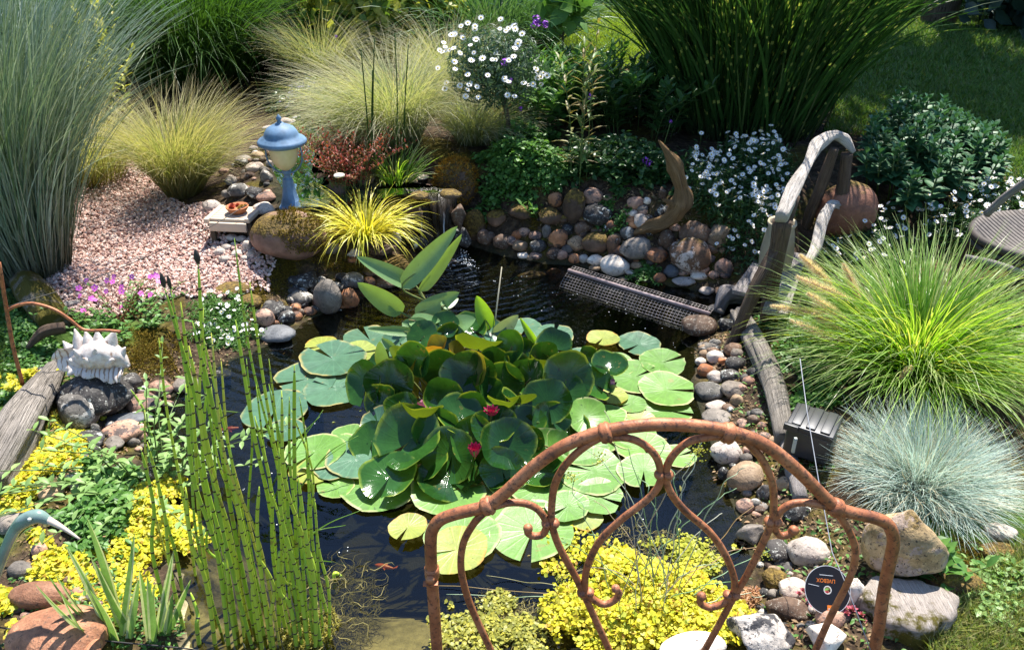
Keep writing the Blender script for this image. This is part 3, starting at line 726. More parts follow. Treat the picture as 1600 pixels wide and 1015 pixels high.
# ---------------------------------------------------------------- grasses
def gm(*a, **k): return leafmat(*a, **k)
def clump(name, label, px, py, R, n, L, lean, curl, w, mat, cat='grass', segs=8, group=None, asym=(0, 0), part='blades', az0=None, flat=.3, wob=.1, pw=1.4, base=None, sink=0):
    p = T(px, py) if base is None else np.array(base); p = np.array([p[0], p[1], max(p[2], 0)-sink])
    root = thing(name, label, cat, p, group); a = A()
    q, t, rr = rnd_disc(n, R); q[:, 2] = 0; az = t+RNG.normal(0, .55, n)
    ln = RNG.uniform(*L, n); le = lean[0]+(lean[1]-lean[0])*rr+RNG.normal(0, .07, n); cu = RNG.uniform(*curl, n)
    if asym != (0, 0):      # the whole tuft hangs to one side
        d = np.stack([np.sin(le)*np.cos(az)+asym[0], np.sin(le)*np.sin(az)+asym[1]], -1); az = np.arctan2(d[:, 1], d[:, 0]); le = np.arcsin(np.clip(np.hypot(*d.T), 0, .98))
    P = blades(a, p+q, az, ln, np.abs(le), cu, RNG.uniform(*w, n), segs, flat=flat, wob=wob, pw=pw)
    obj(part, a, mat, root); return root, P
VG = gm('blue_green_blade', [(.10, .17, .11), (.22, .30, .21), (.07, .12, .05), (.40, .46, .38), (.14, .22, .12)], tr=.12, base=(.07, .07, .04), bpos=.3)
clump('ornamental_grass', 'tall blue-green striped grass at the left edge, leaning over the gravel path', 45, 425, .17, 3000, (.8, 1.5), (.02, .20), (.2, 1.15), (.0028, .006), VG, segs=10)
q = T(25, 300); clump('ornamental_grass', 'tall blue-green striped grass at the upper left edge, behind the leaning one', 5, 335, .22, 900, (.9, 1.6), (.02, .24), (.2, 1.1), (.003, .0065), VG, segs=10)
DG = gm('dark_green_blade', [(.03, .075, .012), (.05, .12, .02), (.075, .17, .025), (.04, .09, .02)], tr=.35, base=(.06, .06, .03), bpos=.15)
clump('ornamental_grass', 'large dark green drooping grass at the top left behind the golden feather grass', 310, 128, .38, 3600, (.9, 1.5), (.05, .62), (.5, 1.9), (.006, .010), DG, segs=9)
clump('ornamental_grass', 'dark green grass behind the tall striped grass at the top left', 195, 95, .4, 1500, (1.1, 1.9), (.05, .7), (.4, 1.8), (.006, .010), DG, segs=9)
ST = gm('feather_grass_blade', [(.32, .33, .11), (.24, .31, .08), (.44, .40, .20), (.36, .38, .13)], tr=.4, base=(.16, .13, .04), bpos=.45, tip=(.50, .42, .25), rough=.6)
clump('feather_grass', 'golden feather grass beside the gravel path, left of the blue lantern', 288, 305, .08, 2100, (.36, .66), (.02, .42), (.5, 1.55), (.0016, .003), ST, segs=9, asym=(.10, 0), wob=.2)
clump('feather_grass', 'yellowish feather grass between the tall striped grass and the golden tuft', 155, 285, .12, 900, (.35, .6), (.02, .5), (.6, 1.7), (.0018, .0032), ST, segs=8)
ST2 = gm('pale_feather_grass_blade', [(.28, .34, .14), (.36, .40, .19), (.44, .42, .25), (.20, .29, .09)], tr=.4, base=(.12, .13, .04), bpos=.4, tip=(.48, .42, .29), rough=.6)
clump('feather_grass', 'largest pale feather grass, arching over at the centre behind the red-leaved plant', 615, 228, .13, 3400, (.34, .72), (.02, .5), (.7, 2.1), (.0016, .003), ST2, segs=10, asym=(-.18, 0), wob=.2)
clump('feather_grass', 'pale feather grass directly behind the mossy round boulder', 742, 222, .09, 1700, (.22, .42), (.05, .6), (.6, 1.8), (.0016, .003), ST2, segs=9, asym=(.12, -.05), wob=.2)
clump('feather_grass', 'small pale feather grass farthest back, left of the largest tuft', 505, 128, .12, 1200, (.35, .62), (.02, .45), (.5, 1.6), (.002, .0035), ST2, segs=8, wob=.2)
clump('feather_grass', 'pale feather grass left of the daisy bush', 702, 150, .12, 1000, (.35, .6), (.02, .5), (.5, 1.7), (.0018, .0035), ST2, segs=8, wob=.2)
BG = gm('mid_green_blade', [(.05, .12, .045), (.08, .17, .06), (.11, .20, .09)], tr=.3)
clump('ornamental_grass', 'bluish green arching grass at the top centre behind the daisy bush', 770, 80, .42, 1700, (.5, .95), (.05, .7), (.5, 1.8), (.007, .012), BG, segs=7)
clump('ornamental_grass', 'fine dark grass at the top between yellow shrub and bluish grass', 705, 72, .25, 700, (.35, .6), (.05, .7), (.5, 1.8), (.004, .008), DG, segs=7)
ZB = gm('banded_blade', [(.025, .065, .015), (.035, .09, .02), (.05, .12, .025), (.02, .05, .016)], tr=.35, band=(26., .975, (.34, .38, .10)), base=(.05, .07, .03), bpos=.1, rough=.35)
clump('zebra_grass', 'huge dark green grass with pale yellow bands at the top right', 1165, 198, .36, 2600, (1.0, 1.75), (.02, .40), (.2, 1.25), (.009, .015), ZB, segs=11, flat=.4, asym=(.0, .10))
# stiff culms standing in the zebra grass
r0 = C.objects['zebra_grass']; a = A(); p0 = ORG['zebra_grass']
for i in range(70):
    q, t, _ = rnd_disc(1, .42); b = p0+q[0]; tp = b+np.array([q[0][0]*.9+RNG.normal(0, .1), q[0][1]*.5+RNG.normal(0, .1), RNG.uniform(1.2, 1.9)])
    tube(a, catmull([b, (b+tp)/2+RNG.normal(0, .02, 3), tp], 3), [.0045]*7, 5)
obj('culms', a, gm('culm', [(.05, .09, .02), (.10, .12, .04)], tr=.05), r0)
# green fountain grass with fluffy plumes
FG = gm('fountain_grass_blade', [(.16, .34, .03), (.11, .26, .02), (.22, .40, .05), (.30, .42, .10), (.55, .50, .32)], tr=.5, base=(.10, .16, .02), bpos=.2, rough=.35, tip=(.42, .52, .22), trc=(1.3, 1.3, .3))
fr_, _ = clump('fountain_grass', 'bright green fountain grass with fluffy pink plumes beside the weathered log', 1425, 585, .10, 2800, (.28, .60), (.05, .9), (.35, 1.6), (.0028, .0055), FG, segs=9)
PLM = gm('plume_hair', [(.62, .48, .42), (.76, .64, .56), (.66, .55, .44)], tr=.5, rough=.8)
def plume(parent, p0, p1, r, n=900):
    a = A(); p0 = np.array(p0); p1 = np.array(p1); s = RNG.uniform(0, 1, n); d = p1-p0; u = d/np.linalg.norm(d)
    b = p0+s[:, None]*d; v = RNG.normal(0, 1, (n, 3)); v -= (v@u)[:, None]*u; v /= np.linalg.norm(v, axis=1)[:, None]
    v = v+u*.7; az = np.arctan2(v[:, 1], v[:, 0]); ln = np.arccos(v[:, 2]/np.linalg.norm(v, axis=1))
    blades(a, b, az, r*(.35+1.0*np.sin(PI*np.clip(s*.92+.04, 0, 1)))*RNG.uniform(.7, 1.2, n), ln, .2, .0009, 2, flat=1)
    tube(a, [p0-d*.3, p0, p1], .0012, 5); return obj('plume', a, PLM, parent)
for (x0, y0), (x1, y1), Y, r in [((1300,445),(1250,398),2.42,.013), ((1335,470),(1245,432),2.35,.014), ((1325,500),(1262,458),2.3,.013), ((1290,490),(1205,478),2.35,.012), ((1330,540),(1235,500),2.25,.012), ((1405,592),(1425,572),2.02,.008), ((1345,470),(1318,412),2.4,.012), ((1320,520),(1270,490),2.3,.012)]:
    plume(fr_, W(x0, y0, Y), W(x1, y1, Y), r*1.35, 1400)
FS = gm('blue_fescue_blade', [(.46, .58, .52), (.56, .66, .61), (.36, .48, .40), (.66, .68, .58), (.52, .40, .24)], tr=.3, base=(.30, .22, .12), bpos=.3, rough=.55, trc=(1, 1.1, 1))
clump('blue_fescue', 'silvery blue fescue tuft between the green fountain grass and the big rugged rock', 1440, 755, .085, 5200, (.10, .26), (.05, 1.25), (-.25, 1.0), (.001, .0019), FS, segs=6, wob=.25)
CX = gm('golden_sedge_blade', [(.62, .55, .05), (.70, .62, .10), (.50, .55, .04), (.75, .66, .20)], tr=.4, base=(.32, .42, .03), bpos=.35, rough=.4, trc=(1.2, 1.1, .4))
pc = W(572, 375, 3.22); clump('golden_sedge', 'bright yellow sedge fountain hanging over the stones right of the mossy boulder', 570, 352, .035, 430, (.20, .36), (.15, .85), (.9, 2.1), (.004, .0075), CX, segs=10, flat=.15, wob=.15, base=pc)
clump('grass_tuft', 'loose light green grass tuft right of the red-leaved plant', 618, 285, .08, 160, (.12, .25), (.1, .7), (.3, 1.2), (.004, .007), FG, segs=6)
# ---------------------------------------------------------------- leafy plants
LT = leaf_t(1, .42, .15, .25, 3); LTW = leaf_t(1, .62, .12, .2, 3, blunt=.6); LTN = leaf_t(1, .2, .2, .35, 4)
def leafy(name, label, cat, base, ns, Hh, spread, ll, per, mat, tpl=LT, stemr=.0025, stemm=None, up=.5, from_=.15, group=None, part='foliage', lean=.3, whorl=2, R=.05, droop=0):
    """upright stems set with leaves all the way"""
    base = np.array(base, float); root = thing(name, label, cat, base, group); a = A(); b = A(); tips = []
    for i in range(ns):
        q, t, rr = rnd_disc(1, R); h = RNG.uniform(*Hh); dr = np.array([math.cos(t[0]), math.sin(t[0]), 0])*rr[0]*spread+RNG.normal(0, spread*.18, 3)*[1, 1, 0]
        s0 = base+q[0]; s2 = s0+dr+[0, 0, h]; s1 = s0+dr*.3+[0, 0, h*.6]; P = catmull([s0, s1, s2], 5); tips.append(s2)
        tube(b, P, np.linspace(stemr, stemr*.5, len(P)), 5)
        m = int(per); s = np.linspace(from_, 1., m); ix = s*(len(P)-1); i0 = np.minimum(ix.astype(int), len(P)-2); f = (ix-i0)[:, None]; pos = P[i0]*(1-f)+P[i0+1]*f
        for w in range(whorl):
            az = np.arange(m)*(PI/2 if whorl == 2 else 2.4)+w*2*PI/whorl+RNG.normal(0, .3, m); el = up+s*.5+RNG.normal(0, .2, m)-droop
            d = np.stack([np.cos(az)*np.cos(el), np.sin(az)*np.cos(el), np.sin(el)], -1)
            scat(a, tpl, pos, dirrot(d), RNG.uniform(*ll, m)*(1-.35*s), rnd=RNG.uniform(0, 1, m))
    obj(part, a, mat, root); obj('stems', b, stemm or STEM_M, root); return root, np.array(tips)
STEM_M = gm('green_stem', [(.08, .13, .03), (.12, .16, .05)], tr=.05)
MG = gm('mid_green_leaf', [(.06, .16, .03), (.10, .23, .045), (.14, .29, .06), (.05, .12, .03)], tr=.35)
DKG = gm('dark_leaf', [(.03, .075, .02), (.04, .10, .025), (.06, .13, .035)], tr=.25, rough=.35)
SED = gm('sedum_leaf', [(.035, .11, .045), (.05, .14, .055), (.07, .17, .065)], tr=.2, rough=.5)
YL = gm('yellow_leaf', [(.45, .42, .05), (.30, .36, .05), (.55, .50, .10), (.20, .28, .04)], tr=.4)
JEN = gm('gold_leaf', [(.40, .22, .05), (.62, .56, .03), (.74, .66, .05), (.66, .60, .03), (.55, .54, .04), (.36, .44, .04), (.72, .62, .10)], tr=.35, rough=.5, trc=(1.1, 1.1, .3))
RED = gm('red_leaf', [(.26, .035, .03), (.36, .07, .04), (.16, .03, .025), (.20, .12, .04)], tr=.3)
LGT = gm('light_green_leaf', [(.20, .34, .10), (.28, .42, .14), (.14, .26, .06)], tr=.35)
# sedum mound of many rosettes
def sedum():
    pts = inpoly([(1345,262),(1395,225),(1470,232),(1530,270),(1545,310),(1500,345),(1400,352),(1350,330)], 120)
    c = pts.mean(0); root = thing('stonecrop_clump', 'large clump of fleshy blue-green leaves between the big red boulder and the lawn', 'plant', c); a = A(); b = A()
    for p in pts:
        h = RNG.uniform(.16, .26); tp = p+np.array([(p[0]-c[0])*.15, (p[1]-c[1])*.15, h]); tube(b, [p, tp], .004, 5)
        for lv in range(6):
            m = 3 if lv > 1 else 4; az = lv*.9+np.arange(m)*2*PI/m+RNG.normal(0, .2, m); el = -.0+lv*.22+RNG.normal(0, .12, m)
            d = np.stack([np.cos(az)*np.cos(el), np.sin(az)*np.cos(el), np.sin(el)], -1)
            scat(a, LTW, np.tile(p+(tp-p)*(.45+lv*.11), (m, 1)), dirrot(d), RNG.uniform(.065, .085, m)*(1-lv*.1))
    obj('foliage', a, SED, root); obj('stems', b, STEM_M, root)
sedum()
# green perennials at the back centre
k_ = 0
for px, py, lab in [(835,195,'leafy green perennial behind the daisy bush trunk'), (885,190,'tall leafy perennial below the sunlit gap of lawn'), (940,190,'leafy perennial left of the huge banded grass'), (1000,205,'leafy perennial at the left foot of the huge banded grass'), (905,150,'pale green perennial farthest back below the sunlit lawn'), (965,165,'bluish perennial touching the banded grass on its left')]:
    leafy('perennial', lab, 'plant', T(px, py), 30, (.08, .15) if k_ > 3 else (.24, .38), .25, (.07, .12), 11, [MG, MG, MG, DKG, LGT, MG][k_], LTN if k_ in (1, 4) else LT, R=.22, group='leafy perennials behind the pond'); k_ += 1
lp, tips = leafy('perennial', 'tall fading perennial with one brown-leaved stem above the back wall', 'plant', T(905, 290), 5, (.5, .72), .1, (.07, .11), 14, gm('fading_leaf', [(.10, .20, .04), (.20, .24, .07), (.28, .18, .06)], tr=.35), LTN, R=.05, group='leafy perennials behind the pond')
# low creepers over the wall
def cover(name, label, poly, n, size, mat, hh=(.0, .04), tpl=LTW, cat='ground cover', kind='stuff', spread=.5, lift=0., z=None, org=None):
    p, e_ = ragged(poly, n, z); p[:, 2] += (hh[0]+(hh[1]-hh[0])*RNG.uniform(0, 1, n)**.7*(.35+.65*sm(0, .10, -e_))*(.6+.6*(.5+.5*vnoise(p[:, 0], p[:, 1], 16, 11))))+lift; a = A()
    scat(a, tpl, p, frames(upn(n, spread), RNG.uniform(0, 2*PI, n)), RNG.uniform(*size, n))
    o = obj(name, a, mat); tag(o, label, cat, None, kind); return o
cover('creeping_plant', 'low green creeper between the waterfall and the upright mossy rock', [(742,300),(760,250),(830,245),(900,265),(880,300),(840,322),(790,345),(745,350)], 5200, (.016, .034), MG, (.0, .14))
cover('creeping_plant', 'dark green undergrowth behind the back wall', [(880,300),(880,240),(960,230),(1060,260),(1060,300),(960,318)], 4200, (.02, .045), DKG, (.0, .12))
cover('creeping_plant', 'green herb growing out of the back wall left of the driftwood root', [(940,350),(945,322),(985,330),(985,350)], 420, (.012, .022), MG, (.02, .06))
cover('creeping_plant', 'small green cress at the water above the mesh guard', [(985,425),(1005,412),(1040,420),(1035,442),(995,445)], 700, (.008, .016), MG, (.0, .035))
cover('creeping_plant', 'shrubby green cover under the daisy bush', [(770,215),(800,190),(860,200),(860,250),(780,260)], 2600, (.02, .04), MG, (.0, .16))
cover('ground_ivy', 'dark low plants behind the stream left of the largest feather grass', [(415,180),(410,120),(500,120),(520,170),(470,182)], 3600, (.018, .035), DKG, (.0, .12))
cover('catmint', 'greyish violet low flowers behind the lantern', [(440,178),(450,150),(505,148),(520,185),(480,190)], 1500, (.01, .02), gm('violet_flower', [(.12, .10, .22), (.08, .13, .07), (.18, .15, .30)]), (.05, .14))
cover('ground_ivy', 'weedy green plants around the rusty rod at the left edge', [(0,470),(40,480),(95,520),(90,560),(60,600),(0,640)], 3600, (.012, .026), MG, (.0, .05))
cover('ground_ivy', 'green and brown undergrowth at the foot of the striped grass', [(0,400),(60,440),(30,470),(0,470)], 900, (.012, .026), DKG, (.0, .05))
mossp = dict(tpl=LTN, spread=1.4)
cover('ground_ivy', 'dark undergrowth behind the tall striped grass', [(-500,430),(-300,230),(0,200),(60,250),(0,330),(-60,440)], 9000, (.03, .06), DKG, (.0, .1))
cover('moss', 'rust-brown moss cushion at the water left of the horsetail', [(182,560),(205,520),(262,512),(300,540),(290,590),(205,592)], 9000, (.006, .013), MOSS_M, (-.005, .03), cat='moss', **mossp)
cover('moss', 'rust-green moss bank above the egg-shaped boulder', [(380,470),(400,430),(450,405),(540,400),(590,420),(560,438),(490,428),(420,470)], 12000, (.007, .014), MOSS_M, (-.005, .02), cat='moss', **mossp)
cover('moss', 'moss beside the driftwood log at the left edge', [(62,600),(90,585),(84,640),(60,690),(40,690)], 4000, (.006, .012), MOSS_M, (-.005, .03), cat='moss', **mossp)
cover('moss', 'moss hanging over the left part of the waterfall lip', [(636,300),(668,298),(672,308),(640,312)], 900, (.008, .02), MOSS_M, (-.03, .02), cat='moss', z=.30, **mossp)
cover('moss', 'moss strip above the back wall stones', [(750,345),(800,335),(840,350),(830,362),(790,362)], 3000, (.007, .014), MOSS_M, (-.005, .02), cat='moss', **mossp)
cover('moss', 'mossy turf edge below the blue fescue', [(1460,900),(1500,850),(1560,850),(1540,900),(1480,940)], 4000, (.006, .012), MOSS_M, (-.005, .02), cat='moss', **mossp)
ROUND = leaf_t(1, .95, .08, .1, 3, blunt=.9)
cover('creeping_jenny', 'golden creeping leaves spreading under the rusty bedstead', [(880,1010),(850,990),(870,940),(905,900),(930,868),(985,860),(1040,885),(1100,905),(1150,935),(1165,985),(1130,1030),(1000,1060)], 9500, (.005, .016), JEN, (.0, .075), ROUND, lift=.008, z=.01)
cover('creeping_jenny', 'thin golden sprigs floating right of the left bedstead post', [(700,960),(700,930),(740,950),(790,940),(850,985),(860,1040),(700,1050)], 2200, (.006, .012), gm('olive_leaf', [(.40, .38, .06), (.22, .24, .06), (.55, .50, .08)]), (.0, .02), ROUND, z=.003)
cover('creeping_jenny', 'sparse golden leaves on the water left of the corkscrew rush', [(850,900),(860,850),(900,830),(930,870),(900,910),(870,945)], 420, (.007, .013), JEN, (.0, .02), ROUND, z=.003)
cover('creeping_jenny', 'golden leaves floating right of the corkscrew rush', [(1000,850),(1060,840),(1140,870),(1130,905),(1080,895)], 900, (.007, .012), gm('olive_gold_leaf', [(.50, .48, .05), (.30, .34, .05)]), (.0, .02), ROUND, z=.003)
cover('creeping_jenny', 'golden creeping leaves on the left bank above the heron head', [(0,810),(5,740),(60,700),(85,668),(150,668),(160,700),(130,740),(70,770),(30,820)], 8000, (.006, .015), JEN, (.0, .035), ROUND)
cover('creeping_jenny', 'golden creeping leaves between heron and horsetail', [(170,880),(185,800),(210,760),(260,755),(300,800),(305,860),(250,880)], 7000, (.006, .015), JEN, (.0, .05), ROUND, z=.02)
cover('creeping_jenny', 'golden creeping leaves beneath the heron beak', [(20,900),(60,840),(120,850),(150,900),(130,930),(80,930)], 2600, (.010, .018), JEN, (.0, .03), ROUND)
cover('creeping_jenny', 'golden leaves trailing in the water behind the striped iris', [(170,990),(165,900),(200,880),(260,900),(230,960)], 1300, (.009, .016), JEN, (.0, .02), ROUND, z=.006)
cover('creeping_jenny', 'golden leaves in the lower left corner beside the clay ornament', [(0,1010),(0,935),(30,945),(38,1010)], 1500, (.010, .018), JEN, (.0, .04), ROUND)
cover('creeping_jenny', 'golden strip of creeping leaves along the mossy driftwood log', [(10,612),(40,600),(85,590),(90,605),(40,625)], 600, (.008, .015), JEN, (.0, .03), ROUND, lift=.05)
cover('green_herb', 'green loosestrife leaves mixed with gold on the left bank', [(90,830),(110,790),(160,740),(215,740),(215,800),(180,860),(120,870)], 3400, (.018, .034), MG, (.0, .08), LT)
cover('dry_leaves', 'dry brown leaves caught beside the gold cover at the right shore', [(1130,950),(1130,930),(1180,930),(1185,950)], 700, (.012, .026), gm('dry_leaf', [(.35, .16, .06), (.5, .28, .12), (.25, .10, .05)]), (.0, .03), LTN)
# lawn grass: short blades, one mass
def turf(label, poly, n, L, mat, w=(.002, .004)):
    p = inpoly(poly, n); a = A(); blades(a, p, RNG.uniform(0, 6.3, n), RNG.uniform(*L, n), RNG.uniform(.1, .8, n), .5, RNG.uniform(*w, n), 2)
    tag(obj('lawn_grass', a, mat), label, 'grass', None, 'stuff')
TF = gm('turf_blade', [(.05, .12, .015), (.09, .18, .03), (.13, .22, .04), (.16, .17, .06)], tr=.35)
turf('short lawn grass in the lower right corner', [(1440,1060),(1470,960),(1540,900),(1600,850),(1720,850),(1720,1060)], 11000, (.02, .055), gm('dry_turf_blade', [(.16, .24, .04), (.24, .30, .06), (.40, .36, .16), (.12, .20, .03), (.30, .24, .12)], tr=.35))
cover('ground_ivy', 'weedy green and brown growth on the soil left of the fountain grass', [(1180,500),(1250,480),(1330,560),(1330,640),(1240,640)], 2600, (.012, .028), MG, (.0, .04))
cover('clover', 'bright green weeds in the lawn at the lower right edge', [(1470,900),(1560,860),(1640,920),(1600,1000),(1500,1000)], 700, (.012, .024), LGT, (.01, .04))
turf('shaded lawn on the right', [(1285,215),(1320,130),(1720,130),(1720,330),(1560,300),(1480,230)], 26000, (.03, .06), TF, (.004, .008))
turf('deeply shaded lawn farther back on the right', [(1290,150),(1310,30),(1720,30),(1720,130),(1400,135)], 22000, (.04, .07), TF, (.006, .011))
turf('sunlit lawn far back at the top centre', [(840,110),(850,20),(1010,15),(1010,110)], 20000, (.03, .06), gm('sunlit_turf_blade', [(.20, .30, .03), (.28, .36, .05), (.15, .25, .03)], tr=.4), (.006, .012))  # strong sun on this far lawn put into a brighter yellow-green blade colour
turf('weedy grass at the left edge', [(-60,640),(-60,440),(30,470),(70,540),(50,600)], 5000, (.02, .05), TF)
turf('lawn beyond the left edge', [(-700,1000),(-900,440),(-60,440),(-30,640),(-120,1000)], 26000, (.025, .06), TF, (.003, .006))
# ---------------------------------------------------------------- flowers
PET = plain('white_petal', (.82, .80, .78), .6, nz=.1); EYE = plain('yellow_eye', (.60, .42, .04), .7); PKP = plain('pink_petal', (.62, .12, .48), .55, nz=.15); PUR = plain('purple_petal', (.30, .06, .50), .55, nz=.15); ROSE = plain('rose_petal', (.62, .30, .26), .6)
def flower_geo(np_=11, w=.34, cup=.1, eye=.34, notch=0):
    t = leaf_t(1, w, .05, -cup, 3, blunt=.8); a = A(); V, F, g = t
    for i in range(np_):
        q = i*2*PI/np_; c, s = math.cos(q), math.sin(q); U = V+[.12, 0, 0]; a.add(np.stack([U[:, 0]*c-U[:, 1]*s, U[:, 0]*s+U[:, 1]*c, U[:, 2]], -1)/1.12, F)
    if eye: ball(a, (0, 0, .05), (eye, eye, .16), 1, 1)
    return a
DAISY = flower_geo(); GERA = flower_geo(5, .85, .1, .12); HEAD = A()
for d in RNG.normal(0, 1, (26, 3)):
    d /= np.linalg.norm(d); V, F, g = leaf_t(.5, .5, .1, .1, 2, blunt=.8); r = frames(d[None], RNG.uniform(0, 6, 1))[0]; HEAD.add((V-[.25, 0, 0])@r.T+d*.75, F)
_fm = {}
def fmesh(key, geo, mats):
    if key not in _fm: _fm[key] = mesh(key, geo, mats, (0, 0, 0))
    return _fm[key]
def flowers(root, geo, mats, pos, size, key, tilt=.5, face=None, cap=100):
    """up to 100 flowers as parts (the nearest ones), the rest as one part"""
    me = fmesh(key, geo, mats); n = len(pos); o_ = np.argsort([depth(p) for p in pos]); nr = upn(n, tilt)
    if face is not None: nr = nr+np.array(face)
    Rm = frames(nr, RNG.uniform(0, 6, n)); size = np.broadcast_to(size, (n,)); rest = A(); bV = np.concatenate(geo.V)
    for c, i in enumerate(o_):
        if c < cap:
            f = bpy.data.objects.new('flower', me); C.objects.link(f); f.parent = root; f.location = pos[i]-ORG[root.name]
            f.rotation_euler = Matrix(Rm[i].tolist()).to_euler(); f.scale = [size[i]]*3
        else:
            g = A(); g.V = [bV@Rm[i].T*size[i]+pos[i]]; g.T = [np.concatenate(geo.T)]; g.F = geo.F; g.n = geo.n; rest.merge(g)
    if rest.V: tag(obj('flowers', rest, mats, root), None, None, None, 'stuff')
def daisies(name, label, poly, nleaf, nfl, hh, leafs=(.012, .024), mat=None, fs=(.008, .012), up=.06, zz=None, face=(0, -.3, 0)):
    p, _ = ragged(poly, nleaf, zz); c = p.mean(0); root = thing(name, label, 'flowers', [c[0], c[1], p[:, 2].min()]); a = A(); env = RNG.uniform(0, 1, nleaf)**.6
    hm = hh[0]+(hh[1]-hh[0])*(.5+.5*vnoise(p[:, 0], p[:, 1], 7, 4)); p[:, 2] += hm*env
    scat(a, LTN, p, frames(upn(nleaf, .9), RNG.uniform(0, 6, nleaf)), RNG.uniform(*leafs, nleaf)*1.5); 
    f, _ = ragged(poly, nfl, zz); hm = hh[0]+(hh[1]-hh[0])*(.5+.5*vnoise(f[:, 0], f[:, 1], 7, 4)); b = f.copy(); f[:, 2] += hm+RNG.uniform(-.3, 1, nfl)*up
    for i in range(nfl): tube(a, [b[i]+(f[i]-b[i])*.5, f[i]], .0009, 4, 1)
    obj('foliage', a, [mat or DKG, STEM_M], root); flowers(root, DAISY, [PET, EYE], f, RNG.uniform(*fs, nfl)*1.22, 'daisy', face=face); return root
daisies('fleabane', 'large mass of small white daisies hanging over the back wall, left of the driftwood posts', [(1065,300),(1075,262),(1130,250),(1200,250),(1240,285),(1232,350),(1200,420),(1150,450),(1118,405),(1100,350),(1072,330)], 8500, 300, (.03, .15))
daisies('fleabane', 'drift of small white daisies between the stonecrop clump and the woven stool', [(1440,400),(1400,350),(1480,345),(1530,310),(1600,300),(1680,330),(1660,400),(1540,420)], 6500, 300, (.05, .13))
daisies('fleabane', 'sparse white daisies behind the plumes of the fountain grass', [(1275,420),(1290,370),(1400,350),(1440,400),(1400,440)], 2500, 60, (.03, .09))
daisies('fleabane', 'low patch of tiny white daisies behind the horsetail tips', [(300,530),(300,480),(340,466),(385,478),(410,520),(370,548)], 4500, 62, (.01, .04), (.008, .014), MG, (.006, .009), .02)
# pink geranium
g0 = T(190, 505); gr, tp = leafy('geranium', 'low geranium with magenta flowers at the edge of the gravel path', 'flowers', g0, 46, (.04, .10), .16, (.022, .034), 5, MG, LTW, R=.13, up=.1)
gp = np.array([W(a, b, g0[1]+RNG.uniform(-.06, .05)) for a, b in [(135,438),(167,438),(178,432),(150,452),(190,455),(166,455),(190,448),(148,449),(235,432),(243,430),(248,440),(220,458),(235,460),(189,480),(152,500),(170,503),(123,450),(125,462),(206,432),(245,432),(147,468),(130,485),(143,466),(176,440)]])
flowers(gr, GERA, [PKP, EYE], gp, RNG.uniform(.011, .014, len(gp)), 'geranium_flower', .5, (0, -.8, 0))
a = A(); [tube(a, catmull([g0+RNG.normal(0, .05, 3)*[1, 1, 0], (g0+p)/2+[0, 0, .03], p], 3), .0009, 4) for p in gp]; obj('flower_stalks', a, RED, gr)
# marguerite standard: trunk, round crown, white daisies
mb = T(800, 238); mr = thing('marguerite_tree', 'round daisy bush on a slim trunk with white flowers at the back centre', 'plant', mb)
cc_ = W(775, 105, mb[1]+.05); cr = .19; a = A(); tube(a, catmull([mb, (mb+cc_)/2+[.01, 0, 0], cc_-[0, 0, .05]], 4), .012, 8); obj('trunk', a, woodmat('grey_bark', (.10, .075, .05), (.22, .18, .13)), mr)
def inball(n, c, r, sh=.5):
    v = RNG.normal(0, 1, (n, 3)); v /= np.linalg.norm(v, axis=1)[:, None]; return c+v*(RNG.uniform(0, 1, n)**sh)[:, None]*np.array(r), v
q, v = inball(5200, cc_, (.24, .2, .2), .45); a = A(); scat(a, LTN, q, frames(v+RNG.normal(0, .6, v.shape), RNG.uniform(0, 6, len(q))), RNG.uniform(.02, .042, len(q)))
obj('crown', a, gm('grey_green_leaf', [(.05, .10, .05), (.08, .14, .08), (.12, .18, .11)]), mr)
q, v = inball(190, cc_, (.27, .23, .23), .08); q = q[(v[:, 1] < .5) & (v[:, 2] > -.45)]; q = q[(np.sin(q[:, 0]*31+1)+np.sin(q[:, 2]*27+q[:, 0]*9)) > -.75]; q[:, 0] -= .02; flowers(mr, DAISY, [PET, EYE], q, RNG.uniform(.012, .019, len(q)), 'daisy', .3, (0, -.9, 0))
# purple stocks
def stock(px, py, Y, label, r=.018, n=1):
    p = W(px, py, Y); b = np.array([p[0]+RNG.normal(0, .03), p[1]+.03, H(p[0], p[1])]); root = thing('purple_flower', label, 'flower', b, 'purple flowers among the greenery')
    a = A(); tube(a, catmull([b, (b+p)/2+RNG.normal(0, .015, 3), p], 4), .0015, 5); obj('stem', a, STEM_M, root)
    flowers(root, HEAD, [PUR], np.array([p+RNG.normal(0, r*.8, 3)*(i > 0) for i in range(n)]), r, 'purple_head')
for px, py, Y, lab, r, n in [(840,35,4.9,'purple flower head at the top centre, left of the sunlit lawn',.03,3), (853,38,4.95,'purple flower head beside another just left of the sunlit lawn',.025,2), (921,150,4.05,'single purple flower head in front of the leafy perennials',.022,1), (788,97,3.78,'purple flower head against the white daisy bush',.022,1), (797,126,3.8,'purple flower head low on the right of the daisy bush',.018,1), (1008,250,3.58,'purple flower head left of the driftwood root, upper one',.02,2), (1006,267,3.55,'purple flower head left of the driftwood root, lower one',.016,1), (814,170,3.9,'small mauve flower head right of the daisy bush trunk',.015,1), (1048,190,3.7,'small purple flower in front of the banded grass',.01,1), (525,57,5.4,'small purple flower above the largest feather grass',.012,1)]: stock(px, py, Y, lab, r, n)
